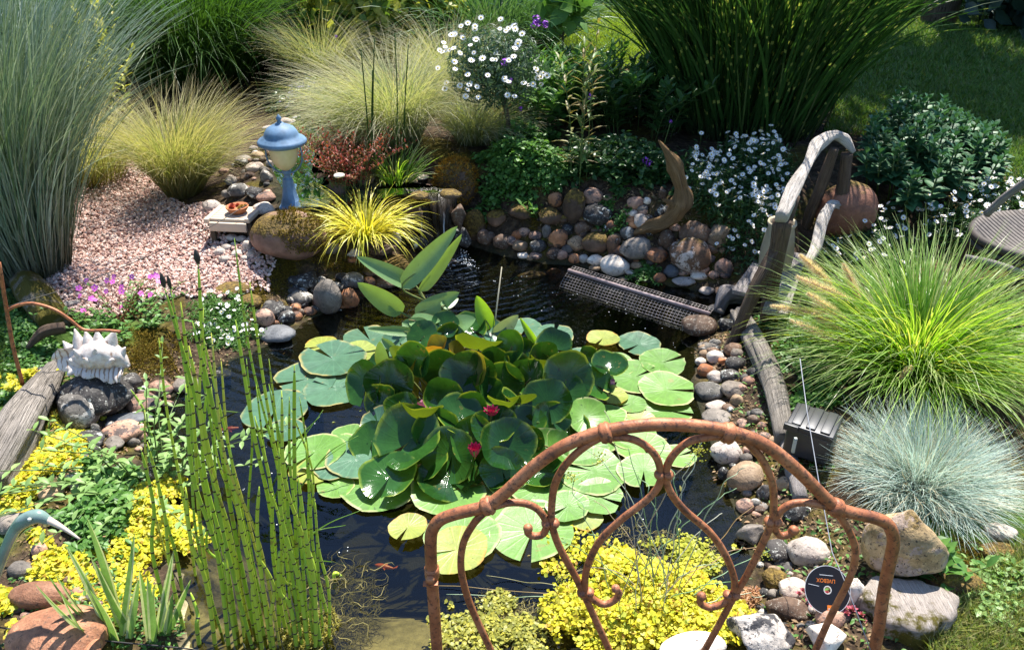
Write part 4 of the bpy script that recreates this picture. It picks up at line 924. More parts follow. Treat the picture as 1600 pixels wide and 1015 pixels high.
# red-leaved plant, yellow shrub etc.
leafy('red_leaved_plant', 'small red-leaved shrub between the lantern and the largest feather grass', 'shrub', T(548, 286), 100, (.14, .26), .2, (.018, .03), 12, RED, LT, R=.10, stemr=.0015)
leafy('red_leaved_plant', 'low reddish creeper right of the blue lantern glass', 'shrub', T(500, 240), 30, (.05, .12), .18, (.014, .025), 7, RED, LT, R=.10, stemr=.0015)
leafy('evening_primrose', 'tall plant with yellow and orange flowers behind the striped grass', 'plant', T(178, 215), 14, (.5, .85), .15, (.05, .09), 16, YL, LT, R=.1)
for (px, py), lab in (((845,345), 'bright green seedling rosette on the back wall'), ((492,305), 'small green seedling right of the lantern column'), ((1475,925), 'green weed at the lawn edge beside the log slice')):
    leafy('seedling', lab, 'plant', T(px, py), 5, (.05, .09), .07, (.05, .08), 3, MG, LT, R=.015, from_=.2)
for (px, py, h, Y), lab in (((575, 250, 80, 0), 0), ((583, 250, 60, 0), 0), ((617, 255, 65, 0), 0), ((635, 240, 50, 0), 0)):
    pass
sr = thing('tall_rush', 'five thin upright green stems in front of the largest feather grass', 'plant', T(600, 285))
for (x0, y0), (x1, y1) in [((580,285),(564,78)), ((586,285),(585,60)), ((583,290),(582,110)), ((616,285),(617,52)), ((632,280),(638,70))]:
    b = T(x0, y0); t = W(x1, y1, b[1]-.02); a = A(); tube(a, catmull([b, (b+t)/2+RNG.normal(0, .006, 3), t], 4), np.linspace(.0045, .0022, 9), 6); obj('stem', a, DG, sr)
def bush(name, label, c, r, n, ls, mat, tpl=LTW, cat='shrub', sh=.4, lump=.25, trunk=True, trunkr=.03, br=None):
    c = np.array(c, float); g = np.array([c[0], c[1], H(c[0], c[1])]); root = thing(name, label, cat, g); q, v = inball(n, np.zeros(3), (1, 1, 1), sh)
    nn = np.array([noise.noise(Vector(w*2.2+c)) for w in v]); q = q*(1+lump*2*nn)[:, None]*np.array(r)+c; q = q[q[:, 2] > g[2]+.02]; a = A(); m = len(q)
    scat(a, tpl, q, frames((q-c)/np.array(r)+RNG.normal(0, .7, (m, 3)), RNG.uniform(0, 6, m)), RNG.uniform(*ls, m)); obj('crown' if trunk else 'foliage', a, mat, root)
    if trunk:
        a = A(); tube(a, catmull([g-[0, 0, .1], (g+c)/2, c], 4), np.linspace(trunkr, trunkr*.6, 9), 8)
        for i in range(br or 6): t = c+RNG.normal(0, .45, 3)*np.array(r); s = g+(c-g)*RNG.uniform(.5, .95); tube(a, catmull([s, (s+t)/2+RNG.normal(0, .05, 3), t], 3), np.linspace(trunkr*.4, trunkr*.1, 7), 6)
        obj('trunk', a, BARK, root)
    return root
BARK = woodmat('tree_bark', (.05, .038, .028), (.14, .11, .08))
TL = leaf_t(1, .55, .1, .15, 2)
SUNY = gm('sunny_shrub_leaf', [(.30, .34, .05), (.42, .42, .07), (.15, .24, .04), (.10, .18, .03)], tr=.45)
bush('shrub', 'yellow-green leafy shrub at the top centre behind the feather grasses', (-1.0, 6.1, .62), (.62, .35, .42), 8000, (.05, .09), SUNY)
bush('shrub', 'green shrub at the top centre with yellow tips, right of the yellow-green one', (-.25, 7.0, .4), (.4, .35, .42), 2800, (.05, .09), SUNY)
bush('shrub', 'dark shrub at the top between the drooping grass and the yellow-green shrub', (-2.0, 7.0, .4), (.6, .5, .6), 4200, (.05, .09), MG)
bush('shrub', 'yellow-leaved branch hanging over the sunlit lawn', (.45, 7.4, 1.0), (.25, .2, .12), 400, (.05, .08), SUNY)
bush('large_leaf_shrub', 'small open-leaved shrub in front of the sunlit lawn', (.34, 5.6, .80), (.13, .13, .10), 40, (.14, .2), MG, trunkr=.008)
bush('shrub', 'dark broad-leaved shrub at the top right corner', (5.2, 7.4, .8), (1.2, .9, .95), 5200, (.12, .2), gm('blue_dark_leaf', [(.03, .06, .055), (.02, .045, .03), (.05, .08, .08)], tr=.15, rough=.35))
bush('shrub', 'dark low shrub behind the shaded lawn at the top right', (3.2, 8.6, .35), (1.3, .6, .7), 6500, (.06, .1), DKG)
bush('shrub', 'dark shrub behind the banded grass at the top right', (4.4, 9.6, .6), (1.5, .7, 1.2), 7000, (.07, .12), DKG)
bush('shrub', 'dark shrub at the far left behind the striped grass', (-4.6, 7.6, .6), (1.3, .8, 1.), 5000, (.07, .12), DKG)
# trees: they stand round the garden, are mirrored in the pond and shade it
def tree(label, x, y, h, r, n, mat=DKG, rz=.8, ls=(.16, .28)):
    g = np.array([x, y, H(x, y)]); root = thing('tree', label, 'tree', g, 'trees around the garden'); c = g+[0, 0, h]; a = A(); b = A()
    tube(b, catmull([g-[0, 0, .2], g+[.1, 0, h*.5], c], 5), np.linspace(.16, .07, 11), 9)
    per = n//16
    for i in range(16):
        d = RNG.normal(0, 1, 3); d /= np.linalg.norm(d); cc = c+d*np.array([r, r, r*rz])*RNG.uniform(.35, .85); s = g+[0, 0, h*RNG.uniform(.45, .9)]
        tube(b, catmull([s, (s+cc)/2+RNG.normal(0, .1, 3), cc], 4), np.linspace(.05, .012, 9), 6)
        q, v = inball(per, cc, np.array([.5, .5, .38])*r*RNG.uniform(.7, 1.15), .5); scat(a, TL, q, frames(v*.5+upn(per, .8), RNG.uniform(0, 6, per)), RNG.uniform(*ls, per))
    obj('crown', a, mat, root); obj('trunk', b, BARK, root)
TREES = [(-6.5,11.5,4.2,2.4),(-3.2,12.8,4.6,2.5),(.2,13.5,4.4,2.4),(3.2,12.6,4.6,2.5),(6.8,11.5,4.6,2.6)]
for i, (x, y, h, r) in enumerate(TREES): tree(['tree beyond the far left of the garden','tree beyond the dark drooping grass','tree beyond the yellow-green shrub','tree beyond the banded grass','tree beyond the shaded lawn'][i], x, y, h, r, 5200, DKG, .95)
tree('tree with a high crown shading the lawn on the right', 3.9, 7.8, 4.1, 1.75, 4800, MG, .5, (.14, .22))
# ---------------------------------------------------------------- water lily
def padmat(name, top, top2, under, edge, tr=.35, rough=.28):
    k = NT(name); r, g, b = k.tint()[:3]; rnd = k.n('ShaderNodeObjectInfo').outputs['Random']; v = k.objco()
    c = k.mix(rnd, top, top2); n = k.noise(v, 28., 5, .7)
    c = k.mix(.6, c, k.mix(1., c, k.ramp(n, [(.3, .6), (.7, 1.3)]), 'MULTIPLY'))
    vn = k.math('POWER', k.math('ABSOLUTE', k.math('COSINE', k.math('MULTIPLY', b, 9.))), 24.)   # veins run out from the notch
    c = k.mix(k.math('MULTIPLY', vn, .22), c, tuple(min(1, x*1.9) for x in top))
    c = k.mix(k.math('MULTIPLY', k.ramp(g, [(.90, 0.), (1., .9)]), k.ramp(k.noise(v, 12., 3), [(.45, 0.), (.6, 1.)])), c, edge)
    c = k.mix(k.ramp(k.noise(v, 55., 3, .6), [(.68, 0.), (.72, .8)]), c, tuple(x*.35 for x in top))
    c = k.mix(k.ramp(k.noise(v, 15., 5, .75), [(.64, 0.), (.69, .65)]), c, (.20, .15, .04))
    bf = k.n('ShaderNodeNewGeometry').outputs['Backfacing']; c = k.mix(bf, c, k.mix(.5, under, c))
    p = k.pbr(c, rough, .5, k.bump(k.math('ADD', n, k.math('MULTIPLY', vn, .25)), .25, .004))
    t = k.n('ShaderNodeBsdfTranslucent', {0: k.mix(1., c, (1.9, 1.6, .35), 'MULTIPLY')})
    return k.out(k.n('ShaderNodeMixShader', {0: tr, 1: p.outputs[0], 2: t.outputs[0]}))
PADL = padmat('lily_pad', (.085, .20, .028), (.14, .28, .04), (.20, .12, .06), (.55, .50, .25), .15, .38)
PADSHADE = padmat('lily_pad_shade_bluish', (.055, .13, .075), (.08, .17, .095), (.20, .12, .06), (.45, .35, .12), .12, .3)  # shade on the rear and left pads put into this darker bluish colour
PADY = padmat('lily_pad_yellowing', (.30, .34, .06), (.26, .33, .09), (.30, .2, .08), (.50, .22, .03), .3, .35)
LEAFD = padmat('lily_leaf', (.013, .052, .010), (.034, .11, .018), (.16, .22, .03), (.30, .38, .05), .30, .12)
LEAFB = padmat('lily_leaf_brownish', (.12, .13, .03), (.22, .16, .03), (.25, .12, .03), (.40, .2, .04), .5, .35)
LSTALK = gm('lily_stalk', [(.16, .20, .06), (.20, .13, .06)], tr=.1)
def disc(r, cup=0., fold=0., wave=0., notch=.28, rings=7, seg=34, lift=0., seed=0, roll=0.):
    V = [(0, 0, 0)]; t = [(.5, 0, 0)]; rg = random.Random(seed); ph = rg.uniform(0, 6)
    for i in range(1, rings+1):
        s = i/rings
        for j in range(seg):
            an = -PI+notch/2*s**1.5*0+ (notch*.5)+(2*PI-notch)*j/(seg-1)-0; an = PI+notch/2+(2*PI-notch)*j/(seg-1)
            q = s*r*(1+.05*math.sin(an*2+ph)+.03*math.sin(an*5+ph*2)+.012*math.sin(an*13+ph)*s)*(1.0 if 1 < j < seg-2 else .96)
            x, y = q*math.cos(an), q*math.sin(an)
            z = cup*r*s**2.4+fold*abs(y)**1.3/r**.3*1.0+wave*r*s*s*math.sin(an*3+ph)+wave*.5*r*s**3*math.sin(an*7+ph*3)+roll*r*(y/r)**2
            V.append((x, y, z)); t.append((rg.random()*.01+.5, s, (an-PI)/(2*PI)*6.2))
    F = [(0, 1+j, 2+j) for j in range(seg-1)]; Q = []
    for i in range(rings-1):
        for j in range(seg-1):
            k0 = 1+i*seg+j; Q.append((k0, k0+seg, k0+seg+1, k0+1))
    return np.array(V), [np.array(F), np.array(Q)], np.array(t)
LC = G(730, 640, 0); lily = thing('water_lily', 'water lily with floating pads, mound of raised leaves and red flowers', 'water lily', LC)
PADS = [ # px, py, width px, material, notch direction deg
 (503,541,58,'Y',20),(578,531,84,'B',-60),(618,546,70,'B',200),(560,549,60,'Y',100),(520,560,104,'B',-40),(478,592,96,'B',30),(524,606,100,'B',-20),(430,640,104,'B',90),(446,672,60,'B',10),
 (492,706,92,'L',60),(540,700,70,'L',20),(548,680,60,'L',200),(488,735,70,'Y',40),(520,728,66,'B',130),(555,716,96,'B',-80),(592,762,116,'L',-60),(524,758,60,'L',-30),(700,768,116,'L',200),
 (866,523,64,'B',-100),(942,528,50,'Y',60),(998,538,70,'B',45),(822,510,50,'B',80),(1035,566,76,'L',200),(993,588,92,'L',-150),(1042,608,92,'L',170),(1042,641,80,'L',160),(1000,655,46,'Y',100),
 (985,630,50,'L',30),(950,650,60,'L',20),(960,618,44,'Y',-30),(930,680,96,'L',60),(985,680,80,'L',-60),(1005,700,86,'L',110),(925,735,112,'L',-20),(1006,735,84,'L',80),(1058,712,58,'L',200),
 (868,742,90,'L',100),(845,760,100,'L',-100),(935,775,80,'L',150),(887,790,70,'L',40),(912,806,62,'Y',-40),(832,828,134,'L',80),(722,838,118,'L',85),(713,858,100,'Y',20),(637,823,60,'Y',70),
 (770,790,80,'L',200),(800,768,70,'L',20),(760,762,60,'Y',-60),(905,700,90,'L',-150),(870,672,60,'L',30),(900,640,60,'L',10),(640,545,60,'B',10),(960,570,70,'L',30),(910,560,60,'B',-30)]
PM = dict(L=PADL, B=PADSHADE, Y=PADY)
for i, (px, py, w, m, nd) in enumerate(PADS):
    z = .004+.0035*(i % 5); p = G(px, py, z); r = w/2*depth(p)/FPX; V, F, t = disc(r, .02, 0, .012, .25, seed=i)
    a_ = R_(nd); cs, sn = math.cos(a_), math.sin(a_); V = np.stack([V[:, 0]*cs-V[:, 1]*sn, V[:, 0]*sn+V[:, 1]*cs, V[:, 2]], -1)
    tl = RNG.normal(0, .03, 2); V[:, 2] += np.abs(V[:, 0]*tl[0]+V[:, 1]*tl[1])+ .0
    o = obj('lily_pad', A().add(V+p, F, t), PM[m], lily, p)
LEAVES = [ # px, py, height m, diameter m, facing az deg (0 = camera, 90 = right), tilt deg, cup, roll, material
 (572,600,.13,.165,-35,58,.25,.1,'D'),(612,598,.16,.175,-10,62,.2,.35,'D'),(655,590,.13,.15,25,68,.2,.5,'R'),(730,588,.19,.19,8,62,.22,.25,'D'),(778,600,.15,.17,30,66,.3,.2,'D'),
 (748,545,.22,.17,170,48,.3,.2,'D'),(690,548,.2,.12,-70,60,.3,.5,'R'),(662,525,.2,.12,-20,45,.2,.3,'D'),(696,508,.22,.11,5,35,.3,.1,'D'),(735,512,.2,.13,0,28,.3,.1,'D'),(668,555,.19,.11,160,50,.3,.6,'R'),
 (640,560,.19,.13,190,55,.2,.6,'D'),(865,545,.2,.14,10,22,.45,.3,'D'),(818,550,.18,.10,-10,45,.5,.4,'D'),(885,592,.17,.20,15,64,.15,.1,'D'),(856,628,.15,.17,-22,45,.2,.2,'D'),(875,612,.13,.16,10,40,.2,.2,'D'),
 (718,650,.15,.155,15,24,.3,.15,'D'),(772,668,.14,.145,0,28,.5,.1,'D'),(808,630,.16,.12,160,35,.4,.6,'D'),(790,638,.17,.12,185,40,.4,.7,'D'),(640,690,.10,.22,-5,28,.35,.6,'D'),(632,640,.12,.12,-30,40,.4,.5,'D'),
 (655,655,.15,.15,175,50,.3,.7,'D'),(706,712,.08,.19,-30,48,.2,.3,'D'),(790,695,.12,.18,25,42,.3,.3,'D'),(815,700,.08,.15,10,50,.3,.3,'D'),(915,560,.13,.10,50,60,.4,.3,'D'),(952,572,.14,.13,0,14,.35,.2,'D'),
 (915,650,.08,.14,15,26,.2,.1,'L'),(852,700,.06,.14,-20,20,.4,.2,'L'),(868,700,.11,.12,70,55,.2,.5,'L'),(842,735,.03,.16,0,16,.3,.2,'D'),(700,745,.03,.20,-10,14,.2,.3,'D'),(608,745,.05,.18,-20,18,.2,.2,'D'),
 (590,660,.07,.12,-50,30,.3,.2,'B'),(768,735,.04,.16,10,20,.3,.2,'D'),(800,575,.18,.12,60,50,.5,.4,'D'),(712,560,.2,.12,100,50,.4,.5,'R'),(690,620,.15,.14,20,60,.4,.4,'D'),(760,620,.12,.16,-20,55,.3,.3,'D'),
 (830,590,.16,.14,-40,55,.4,.3,'D'),(845,575,.18,.11,150,45,.5,.5,'D'),(665,720,.05,.16,-20,24,.3,.3,'D'),(740,690,.1,.16,10,45,.3,.3,'D'),(890,665,.06,.13,20,24,.2,.2,'D'),(930,600,.1,.14,40,40,.3,.2,'D'),
 (620,530,.1,.12,-60,30,.3,.2,'B'),(770,520,.17,.11,20,30,.3,.2,'B'),(705,530,.18,.12,-10,50,.3,.2,'D'),(600,570,.12,.12,-60,50,.3,.3,'D'),(820,660,.1,.13,20,30,.3,.3,'D'),
 (650,560,.24,.13,-20,72,.25,.3,'D'),(690,575,.2,.15,10,75,.2,.3,'D'),(800,540,.24,.12,-30,68,.3,.3,'D'),(845,560,.2,.13,30,72,.25,.2,'D'),(745,575,.22,.13,-40,70,.3,.4,'R'),(600,630,.1,.14,-40,55,.3,.3,'D'),(680,670,.12,.15,10,60,.3,.3,'D'),(740,640,.15,.13,-20,66,.3,.4,'D'),(785,735,.06,.15,10,50,.2,.3,'D'),(630,580,.18,.12,-40,72,.3,.4,'D'),(770,565,.2,.12,10,74,.2,.3,'D'),(580,690,.05,.14,-30,38,.25,.2,'D'),(860,655,.1,.13,10,52,.25,.3,'D')]
LM = dict(D=LEAFD, R=LEAFB, L=PADL, B=PADSHADE)
for i, (px, py, h, dm, az, ti, cup, ro, m) in enumerate(LEAVES):
    p = G(px, py, h*.85); a_ = R_(az); ti = R_(ti); n = np.array([[math.sin(a_)*math.sin(ti), -math.cos(a_)*math.sin(ti), math.cos(ti)]])
    V, F, t = disc(dm/2*.93, cup*.75, 0, .05, .3, seed=100+i, roll=ro*.7)
    low = np.array([[n[0, 0]*-n[0, 2], -n[0, 1]*n[0, 2], 1-n[0, 2]**2]]); low = -low    # notch end points down the slope
    x = -low+RNG.normal(0, .25, (1, 3)); x -= (x@n[0])[:, None]*n; x /= np.linalg.norm(x); Rm = np.stack([x[0], np.cross(n[0], x[0]), n[0]], -1)
    a = A(); a.add(V@Rm.T+p, F, t); b = LC+(p-LC)*.45; b[2] = -.05; tube(a, catmull([b, (b+p)/2+[0, 0, .02], p-n[0]*.001], 4), .0032, 6, 1, cap=False)
    obj('raised_leaf', a, [LM[m], LSTALK], lily, b)
LRED = plain('lily_petal', (.42, .02, .085), .4, nz=.15); LPNK = plain('lily_petal_pink', (.62, .25, .36), .4, nz=.15); SEP = plain('lily_sepal', (.14, .16, .06), .5)
def lilyflower(px, py, h, r, opn, m):
    p = G(px, py, h); a = A(); V, F, g = leaf_t(1, .36, .5, -.25, 5, blunt=.3)
    for ring, (k, el) in enumerate([(9, .25), (8, .7), (6, 1.1)]):
        el = el*(1-opn)+opn*1.35; az = np.arange(k)*2*PI/k+ring*.3; d = np.stack([np.cos(az)*np.cos(el), np.sin(az)*np.cos(el), np.full(k, math.sin(el))], -1)
        scat(a, (V, F, g), np.tile(p, (k, 1))+d*r*.08, dirrot(d), r*(1-.12*ring), m=0)
    az = np.arange(4)*PI/2; d = np.stack([np.cos(az)*.8, np.sin(az)*.8, np.full(4, .3+opn)], -1); scat(a, (V*[1, 1.2, 1], F, g), np.tile(p, (4, 1)), dirrot(d), r*.95, m=1)
    if opn < .5: ball(a, p+[0, 0, r*.35], r*.18, 2, 2)
    b = LC+(p-LC)*.6; b[2] = -.05; tube(a, catmull([b, (b+p)/2, p], 3), .003, 6, 3, cap=False); obj('flower', a, [m, SEP, EYE, LSTALK], lily, b)
for r in [(768,650,.16,.034,.3,LRED),(742,715,.10,.045,.6,LRED),(655,650,.09,.05,.2,LPNK),(622,658,.07,.04,.2,LRED),(956,612,.05,.045,.85,LPNK),(772,545,.17,.018,.9,PADY)]: lilyflower(*r)
# ---------------------------------------------------------------- thalia: long pointed leaves on canes
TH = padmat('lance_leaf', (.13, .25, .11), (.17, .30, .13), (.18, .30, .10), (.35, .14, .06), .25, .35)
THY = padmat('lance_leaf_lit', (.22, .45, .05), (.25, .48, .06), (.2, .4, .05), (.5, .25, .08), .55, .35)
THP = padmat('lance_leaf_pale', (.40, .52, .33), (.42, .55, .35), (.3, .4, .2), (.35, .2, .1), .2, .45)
tb = G(700, 555, 0); tb[1] += .08; thal = thing('water_canna', 'tall water plant with long pointed leaves rising behind the lily mound', 'plant', tb)
def lance(b, t, w, m, face=(0, -1, .25), fold=.25, bend=.1, stalk=None):
    b = np.array(b); t = np.array(t); L = np.linalg.norm(t-b); x = (t-b)/L; z = np.array(face, float); z -= (z@x)*x; z /= np.linalg.norm(z); y = np.cross(z, x)
    n = 14; V = []; tt = []
    for i in range(n+1):
        s = i/n; hw = w/2*(math.sin(PI*min(s**.62, 1))**.62 if 0 < s < 1 else .01)*1.03
        for j in range(-3, 4):
            u = j/3; V.append(b+x*s*L+y*hw*u+z*(fold*hw*abs(u)**1.5-bend*L*math.sin(s*PI)*.5*0+bend*L*(s*s))); tt.append((.5, abs(u)*.98, u*2.2+s*1.4))
    F = [(i*7+j, i*7+j+1, i*7+j+8, i*7+j+7) for i in range(n) for j in range(6)]
    a = A().add(V, np.array(F), tt); s0 = np.array(stalk if stalk is not None else tb+RNG.normal(0, .03, 3)*[1, 1, 0]); s0[2] = -.03
    mid = (s0+b)/2+np.array([0, 0, .04]); tube(a, catmull([s0, mid, b, b+x*L*.3+z*fold*0-z*.001], 5), np.linspace(.006, .0015, 16), 6, 1, cap=False)
    obj('leaf', a, [m, LSTALK], thal, s0)
def pw3(x, y, Y): return W(x, y, Y)
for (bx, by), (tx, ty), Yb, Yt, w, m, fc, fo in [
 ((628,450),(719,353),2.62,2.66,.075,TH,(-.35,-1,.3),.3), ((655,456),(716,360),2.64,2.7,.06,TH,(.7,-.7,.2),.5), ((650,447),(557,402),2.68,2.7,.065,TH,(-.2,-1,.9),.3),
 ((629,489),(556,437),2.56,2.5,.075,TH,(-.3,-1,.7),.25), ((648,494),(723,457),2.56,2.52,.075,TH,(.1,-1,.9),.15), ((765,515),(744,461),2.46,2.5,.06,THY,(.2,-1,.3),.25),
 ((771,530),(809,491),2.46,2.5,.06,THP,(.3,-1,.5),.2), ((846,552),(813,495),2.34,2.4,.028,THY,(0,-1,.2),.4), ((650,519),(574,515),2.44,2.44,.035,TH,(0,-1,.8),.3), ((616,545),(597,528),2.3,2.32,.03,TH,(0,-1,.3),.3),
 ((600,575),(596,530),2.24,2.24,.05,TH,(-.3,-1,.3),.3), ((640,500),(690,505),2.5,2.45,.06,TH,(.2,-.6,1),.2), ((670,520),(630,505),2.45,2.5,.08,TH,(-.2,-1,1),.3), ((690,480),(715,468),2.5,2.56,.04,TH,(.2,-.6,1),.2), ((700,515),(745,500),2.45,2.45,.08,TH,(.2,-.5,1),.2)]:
    lance(W(bx, by, Yb), W(tx, ty, Yt), w, m, fc, fo)
a = A(); s0 = W(771, 525, 2.5); s0[2] = 0; tube(a, [s0, W(771, 520, 2.5), W(784, 417, 2.53)], [.003, .0028, .0018], 6)
tag(obj('dry_reed', a, plain('dry_stem', (.45, .40, .28), .7)), 'thin dry stalk standing in the water right of the long pointed leaves', 'reed')
# ---------------------------------------------------------------- horsetail
k = NT('horsetail_stem'); r, g, b = k.tint()[:3]; rnd = k.n('ShaderNodeObjectInfo').outputs['Random']
col = k.ramp(rnd, [(0, (.26, .42, .04)), (.3, (.40, .58, .05)), (.6, (.54, .64, .06)), (.9, (.30, .48, .05)), (.97, (.58, .54, .08)), (1, (.34, .20, .07))])
per = k.math('MULTIPLY', k.math('ADD', g, k.math('MULTIPLY', rnd, .7)), k.math('ADD', 19., k.math('MULTIPLY', rnd, 13.)))
fr_ = k.math('FRACT', per); blk = k.ramp(fr_, [(0, 1.), (.07, 1.), (.085, 0.), (.985, 0.), (1, 1.)]); dry = k.ramp(fr_, [(.085, 1.), (.13, 0.)])
rib = k.math('SINE', k.math('MULTIPLY', k.math('ARCTAN2', r, b), 14.)); col = k.mix(dry, col, (.50, .44, .22)); col = k.mix(k.math('MULTIPLY', k.math('ADD', rib, 1.), .10), col, (.08, .16, .02))
col = k.mix(k.ramp(k.noise(k.objco(), 30., 3), [(.62, 0.), (.66, .7)]), col, (.25, .16, .05)); col = k.mix(blk, col, (.012, .010, .008))
HT = k.out(k.pbr(col, .38, .45, k.bump(rib, .15, .002)))
k = NT('black_tip'); TIP = k.out(k.pbr((.03, .025, .02), .6))
hb = G(400, 985, 0); ht = thing('horsetail', 'dense stand of banded green horsetail stems in the lower left of the pond', 'horsetail', hb)
HS = [((395,1010),(256,445)),((345,985),(266,448)),((410,990),(309,408)),((330,960),(282,470)),((452,900),(366,372)),((480,960),(390,440)),((300,900),(248,528)),((375,1000),(318,480)),((436,1010),(330,520)),((420,960),(345,560)),((395,980),(300,500)),((380,990),(295,540)),((445,985),(398,650)),((350,1010),(290,600)),((360,960),(312,560)),((470,1010),(420,600)),((490,1000),(440,610)),((475,985),(452,620)),((462,960),(460,570)),((440,940),(430,640)),((420,1010),(405,760)),((405,1012),(360,700)),((365,985),(322,610)),((330,1012),(290,760)),((455,1000),(425,770)),((485,1012),(465,740)),((500,985),(478,700)),((505,1000),(492,780)),((470,1000),(450,810)),((400,1000),(378,820)),((385,960),(352,740)),((350,960),(330,800)),((460,1012),(436,860)),((425,1012),(398,860)),((365,1012),(350,850)),((495,1012),(480,850)),((515,960),(478,690)),((480,940),(468,620)),((410,940),(385,560)),((455,930),(420,560)),((395,925),(330,600)),((405,960),(316,520)),((350,930),(286,540)),((430,985),(368,500)),((478,1012),(436,700)),((488,960),(455,640)),((500,1012),(470,780)),((450,960),(400,600)),((520,905),(528,895)),((305,1005),(298,925)),((245,700),(204,608)),((262,880),(226,640)),((280,930),(246,760)),((285,985),(230,690)),((262,960),(220,700))]
for i, ((bx, by), (tx, ty)) in enumerate(HS):
    b = G(bx, by, 0); Y = b[1]+RNG.normal(0, .02)+.02; t = W(tx, ty, Y); L = np.linalg.norm(t-b); r = RNG.uniform(.0026, .0050)
    if ty > 880: r = .005
    P = catmull([b-[0, 0, .1], b+(t-b)*.35+RNG.normal(0, .010, 3), b+(t-b)*.7+RNG.normal(0, .012, 3), t], 7); s = np.linspace(0, 1, len(P))
    a = A(); tube(a, P, r*(1.08-.38*s**1.5)*np.where(s > .99, .25, np.where(s > .94, .75, 1.)), 9); 
    if i in (0, 1, 2): lathe(a, [(r*.7, -.004), (r*1.25, .004), (r*1.2, .013), (r*.5, .022), (0, .025)], t, 9, 1)
    obj('stem', a, [HT, TIP], ht, b)
a = A(); qb = [((352,700),(270,560)),((470,680),(330,640)),((505,640),(420,800)),((560,680),(470,760)),((500,650),(425,760)),((568,795),(440,880)),((540,820),(440,870)),((545,690),(450,790)),((540,880),(440,900))]
gl_ = thing('pond_grass', 'few narrow green and straw blades growing out of the horsetail over the water', 'grass', G(430, 900, 0))
for i, ((tx, ty), (bx, by)) in enumerate(qb):
    b = G(bx, by, .03); t = W(tx, ty, b[1]+.1); L = np.linalg.norm(t-b); P = catmull([b, (b+t)/2+[0, 0, .03], t], 6); tube(a, P, np.linspace(.0035, .0008, len(P))*np.array(1.), 4)
obj('blades', a, FG, gl_)
# corkscrew rush
CRM = gm('corkscrew_stem', [(.10, .22, .08), (.22, .34, .18), (.45, .48, .36), (.28, .14, .05), (.16, .30, .12)], tr=.05, rough=.4)
cb = G(985, 985, 0); cr_ = thing('corkscrew_rush', 'curly thin stems of a corkscrew rush rising from the golden cover behind the rusty bedstead', 'rush', cb)
CE = [(945,640),(905,690),(1035,690),(1100,700),(1110,660),(1165,730),(1175,790),(1190,850),(1200,860),(1040,720),(1000,790),(870,905),(690,1000),(700,1012),(760,985),(930,780),(960,760),(1000,740),(1150,760),(1160,880),(1180,905),(1060,800),(1075,720),(885,740),(850,830),(1120,880),(1060,960),(920,830),(1130,800),(980,700),(1190,930)]
for i, (ex, ey) in enumerate(CE):
    b = G(RNG.uniform(950, 1060), RNG.uniform(930, 990), .0); t = W(ex, ey, b[1]+RNG.uniform(-.05, .18)); n = 46; s = np.linspace(0, 1, n); P = b+(t-b)*s[:, None]; P[:, 2] += .12*np.sin(s*PI)*RNG.uniform(.2, 1); P[:, 2] = np.maximum(P[:, 2], .008)
    f = RNG.uniform(9, 17); am = RNG.uniform(.002, .007)*(s+.1); ph = RNG.uniform(0, 6); P += np.stack([am*np.cos(s*f*2+ph), am*np.sin(s*f*2+ph)*.7, am*np.sin(s*f*1.7+ph)], -1)
    a = A(); tube(a, P, np.linspace(.0015, .0008, n), 5); a.T[-1][:, 0] = RNG.uniform(0, 1)
    if i in (0, 1, 8, 23, 3, 11):
        pos = P[-1-(8 if i < 2 else 2)]+RNG.normal(0, .008, (60, 3)); scat(a, ROUND, pos, frames(RNG.normal(0, 1, (60, 3)), RNG.uniform(0, 6, 60)), RNG.uniform(.003, .006, 60), m=1)
    obj('stem', a, [CRM, YL], cr_, b)
# striped iris
k = NT('striped_blade'); r, g, b = k.tint()[:3]
SI = leafmat('iris_green', [(.16, .30, .08), (.22, .38, .12), (.13, .25, .06)], tr=.35); SW = leafmat('iris_cream', [(.58, .62, .40), (.52, .58, .36)], tr=.35)
def iris(label, px, py, rows):
    b0 = G(px, py, .0); root = thing('striped_iris', label, 'iris', b0, 'green and cream striped irises')
    for (bx, by), (tx, ty), w in rows:
        w *= 1.25; b = T(bx, by)-[0, 0, .005]; b[1] += RNG.uniform(-.01, .02); t = W(tx, ty, b[1]+RNG.normal(0.02, .03)); L = np.linalg.norm(t-b); x = (t-b)/L; a = A(); n = 10
        f = np.array([RNG.normal(0, .3), -1, .1]); z = f-(f@x)*x; z /= np.linalg.norm(z); y = np.cross(z, x); V = []; T_ = []; rn = RNG.uniform(0, 1)
        for i in range(n+1):
            s = i/n; hw = w/2*(min(1, .7+s)*(1-s**3)**.8)+.0003
            for u in (-1, -.35, .35, 1): V.append(b+x*s*L+y*hw*u+z*(.25*hw*u*u)+z*.10*L*math.sin(s*PI)*(.4 if rn > .5 else -.3)); T_.append((rn, s, u))
        st = random.choice([[1, 0, 0], [0, 0, 1], [1, 0, 1], [0, 0, 1]])
        for j in range(3): 
            F = [(i*4+j, i*4+j+1, i*4+j+5, i*4+j+4) for i in range(n)]; a.add(V, np.array(F), T_, st[j])
        obj('leaf', a, [SI, SW], root, b)
iris('striped iris with the tallest leaves, between clay ornament and horsetail', 185, 1000, [((185,1000),(136,808),.022),((180,1000),(102,850),.016),((170,1000),(88,898),.015),((190,995),(210,832),.012),((165,1005),(72,892),.014),((195,1000),(142,870),.018),((200,1000),(216,905),.015),((175,1005),(55,912),.013),((160,1005),(85,935),.013),((185,1010),(140,920),.016),((160,1010),(95,925),.012),((190,1010),(170,975),.01),((205,1000),(150,880),.014),((170,1010),(131,915),.016)])
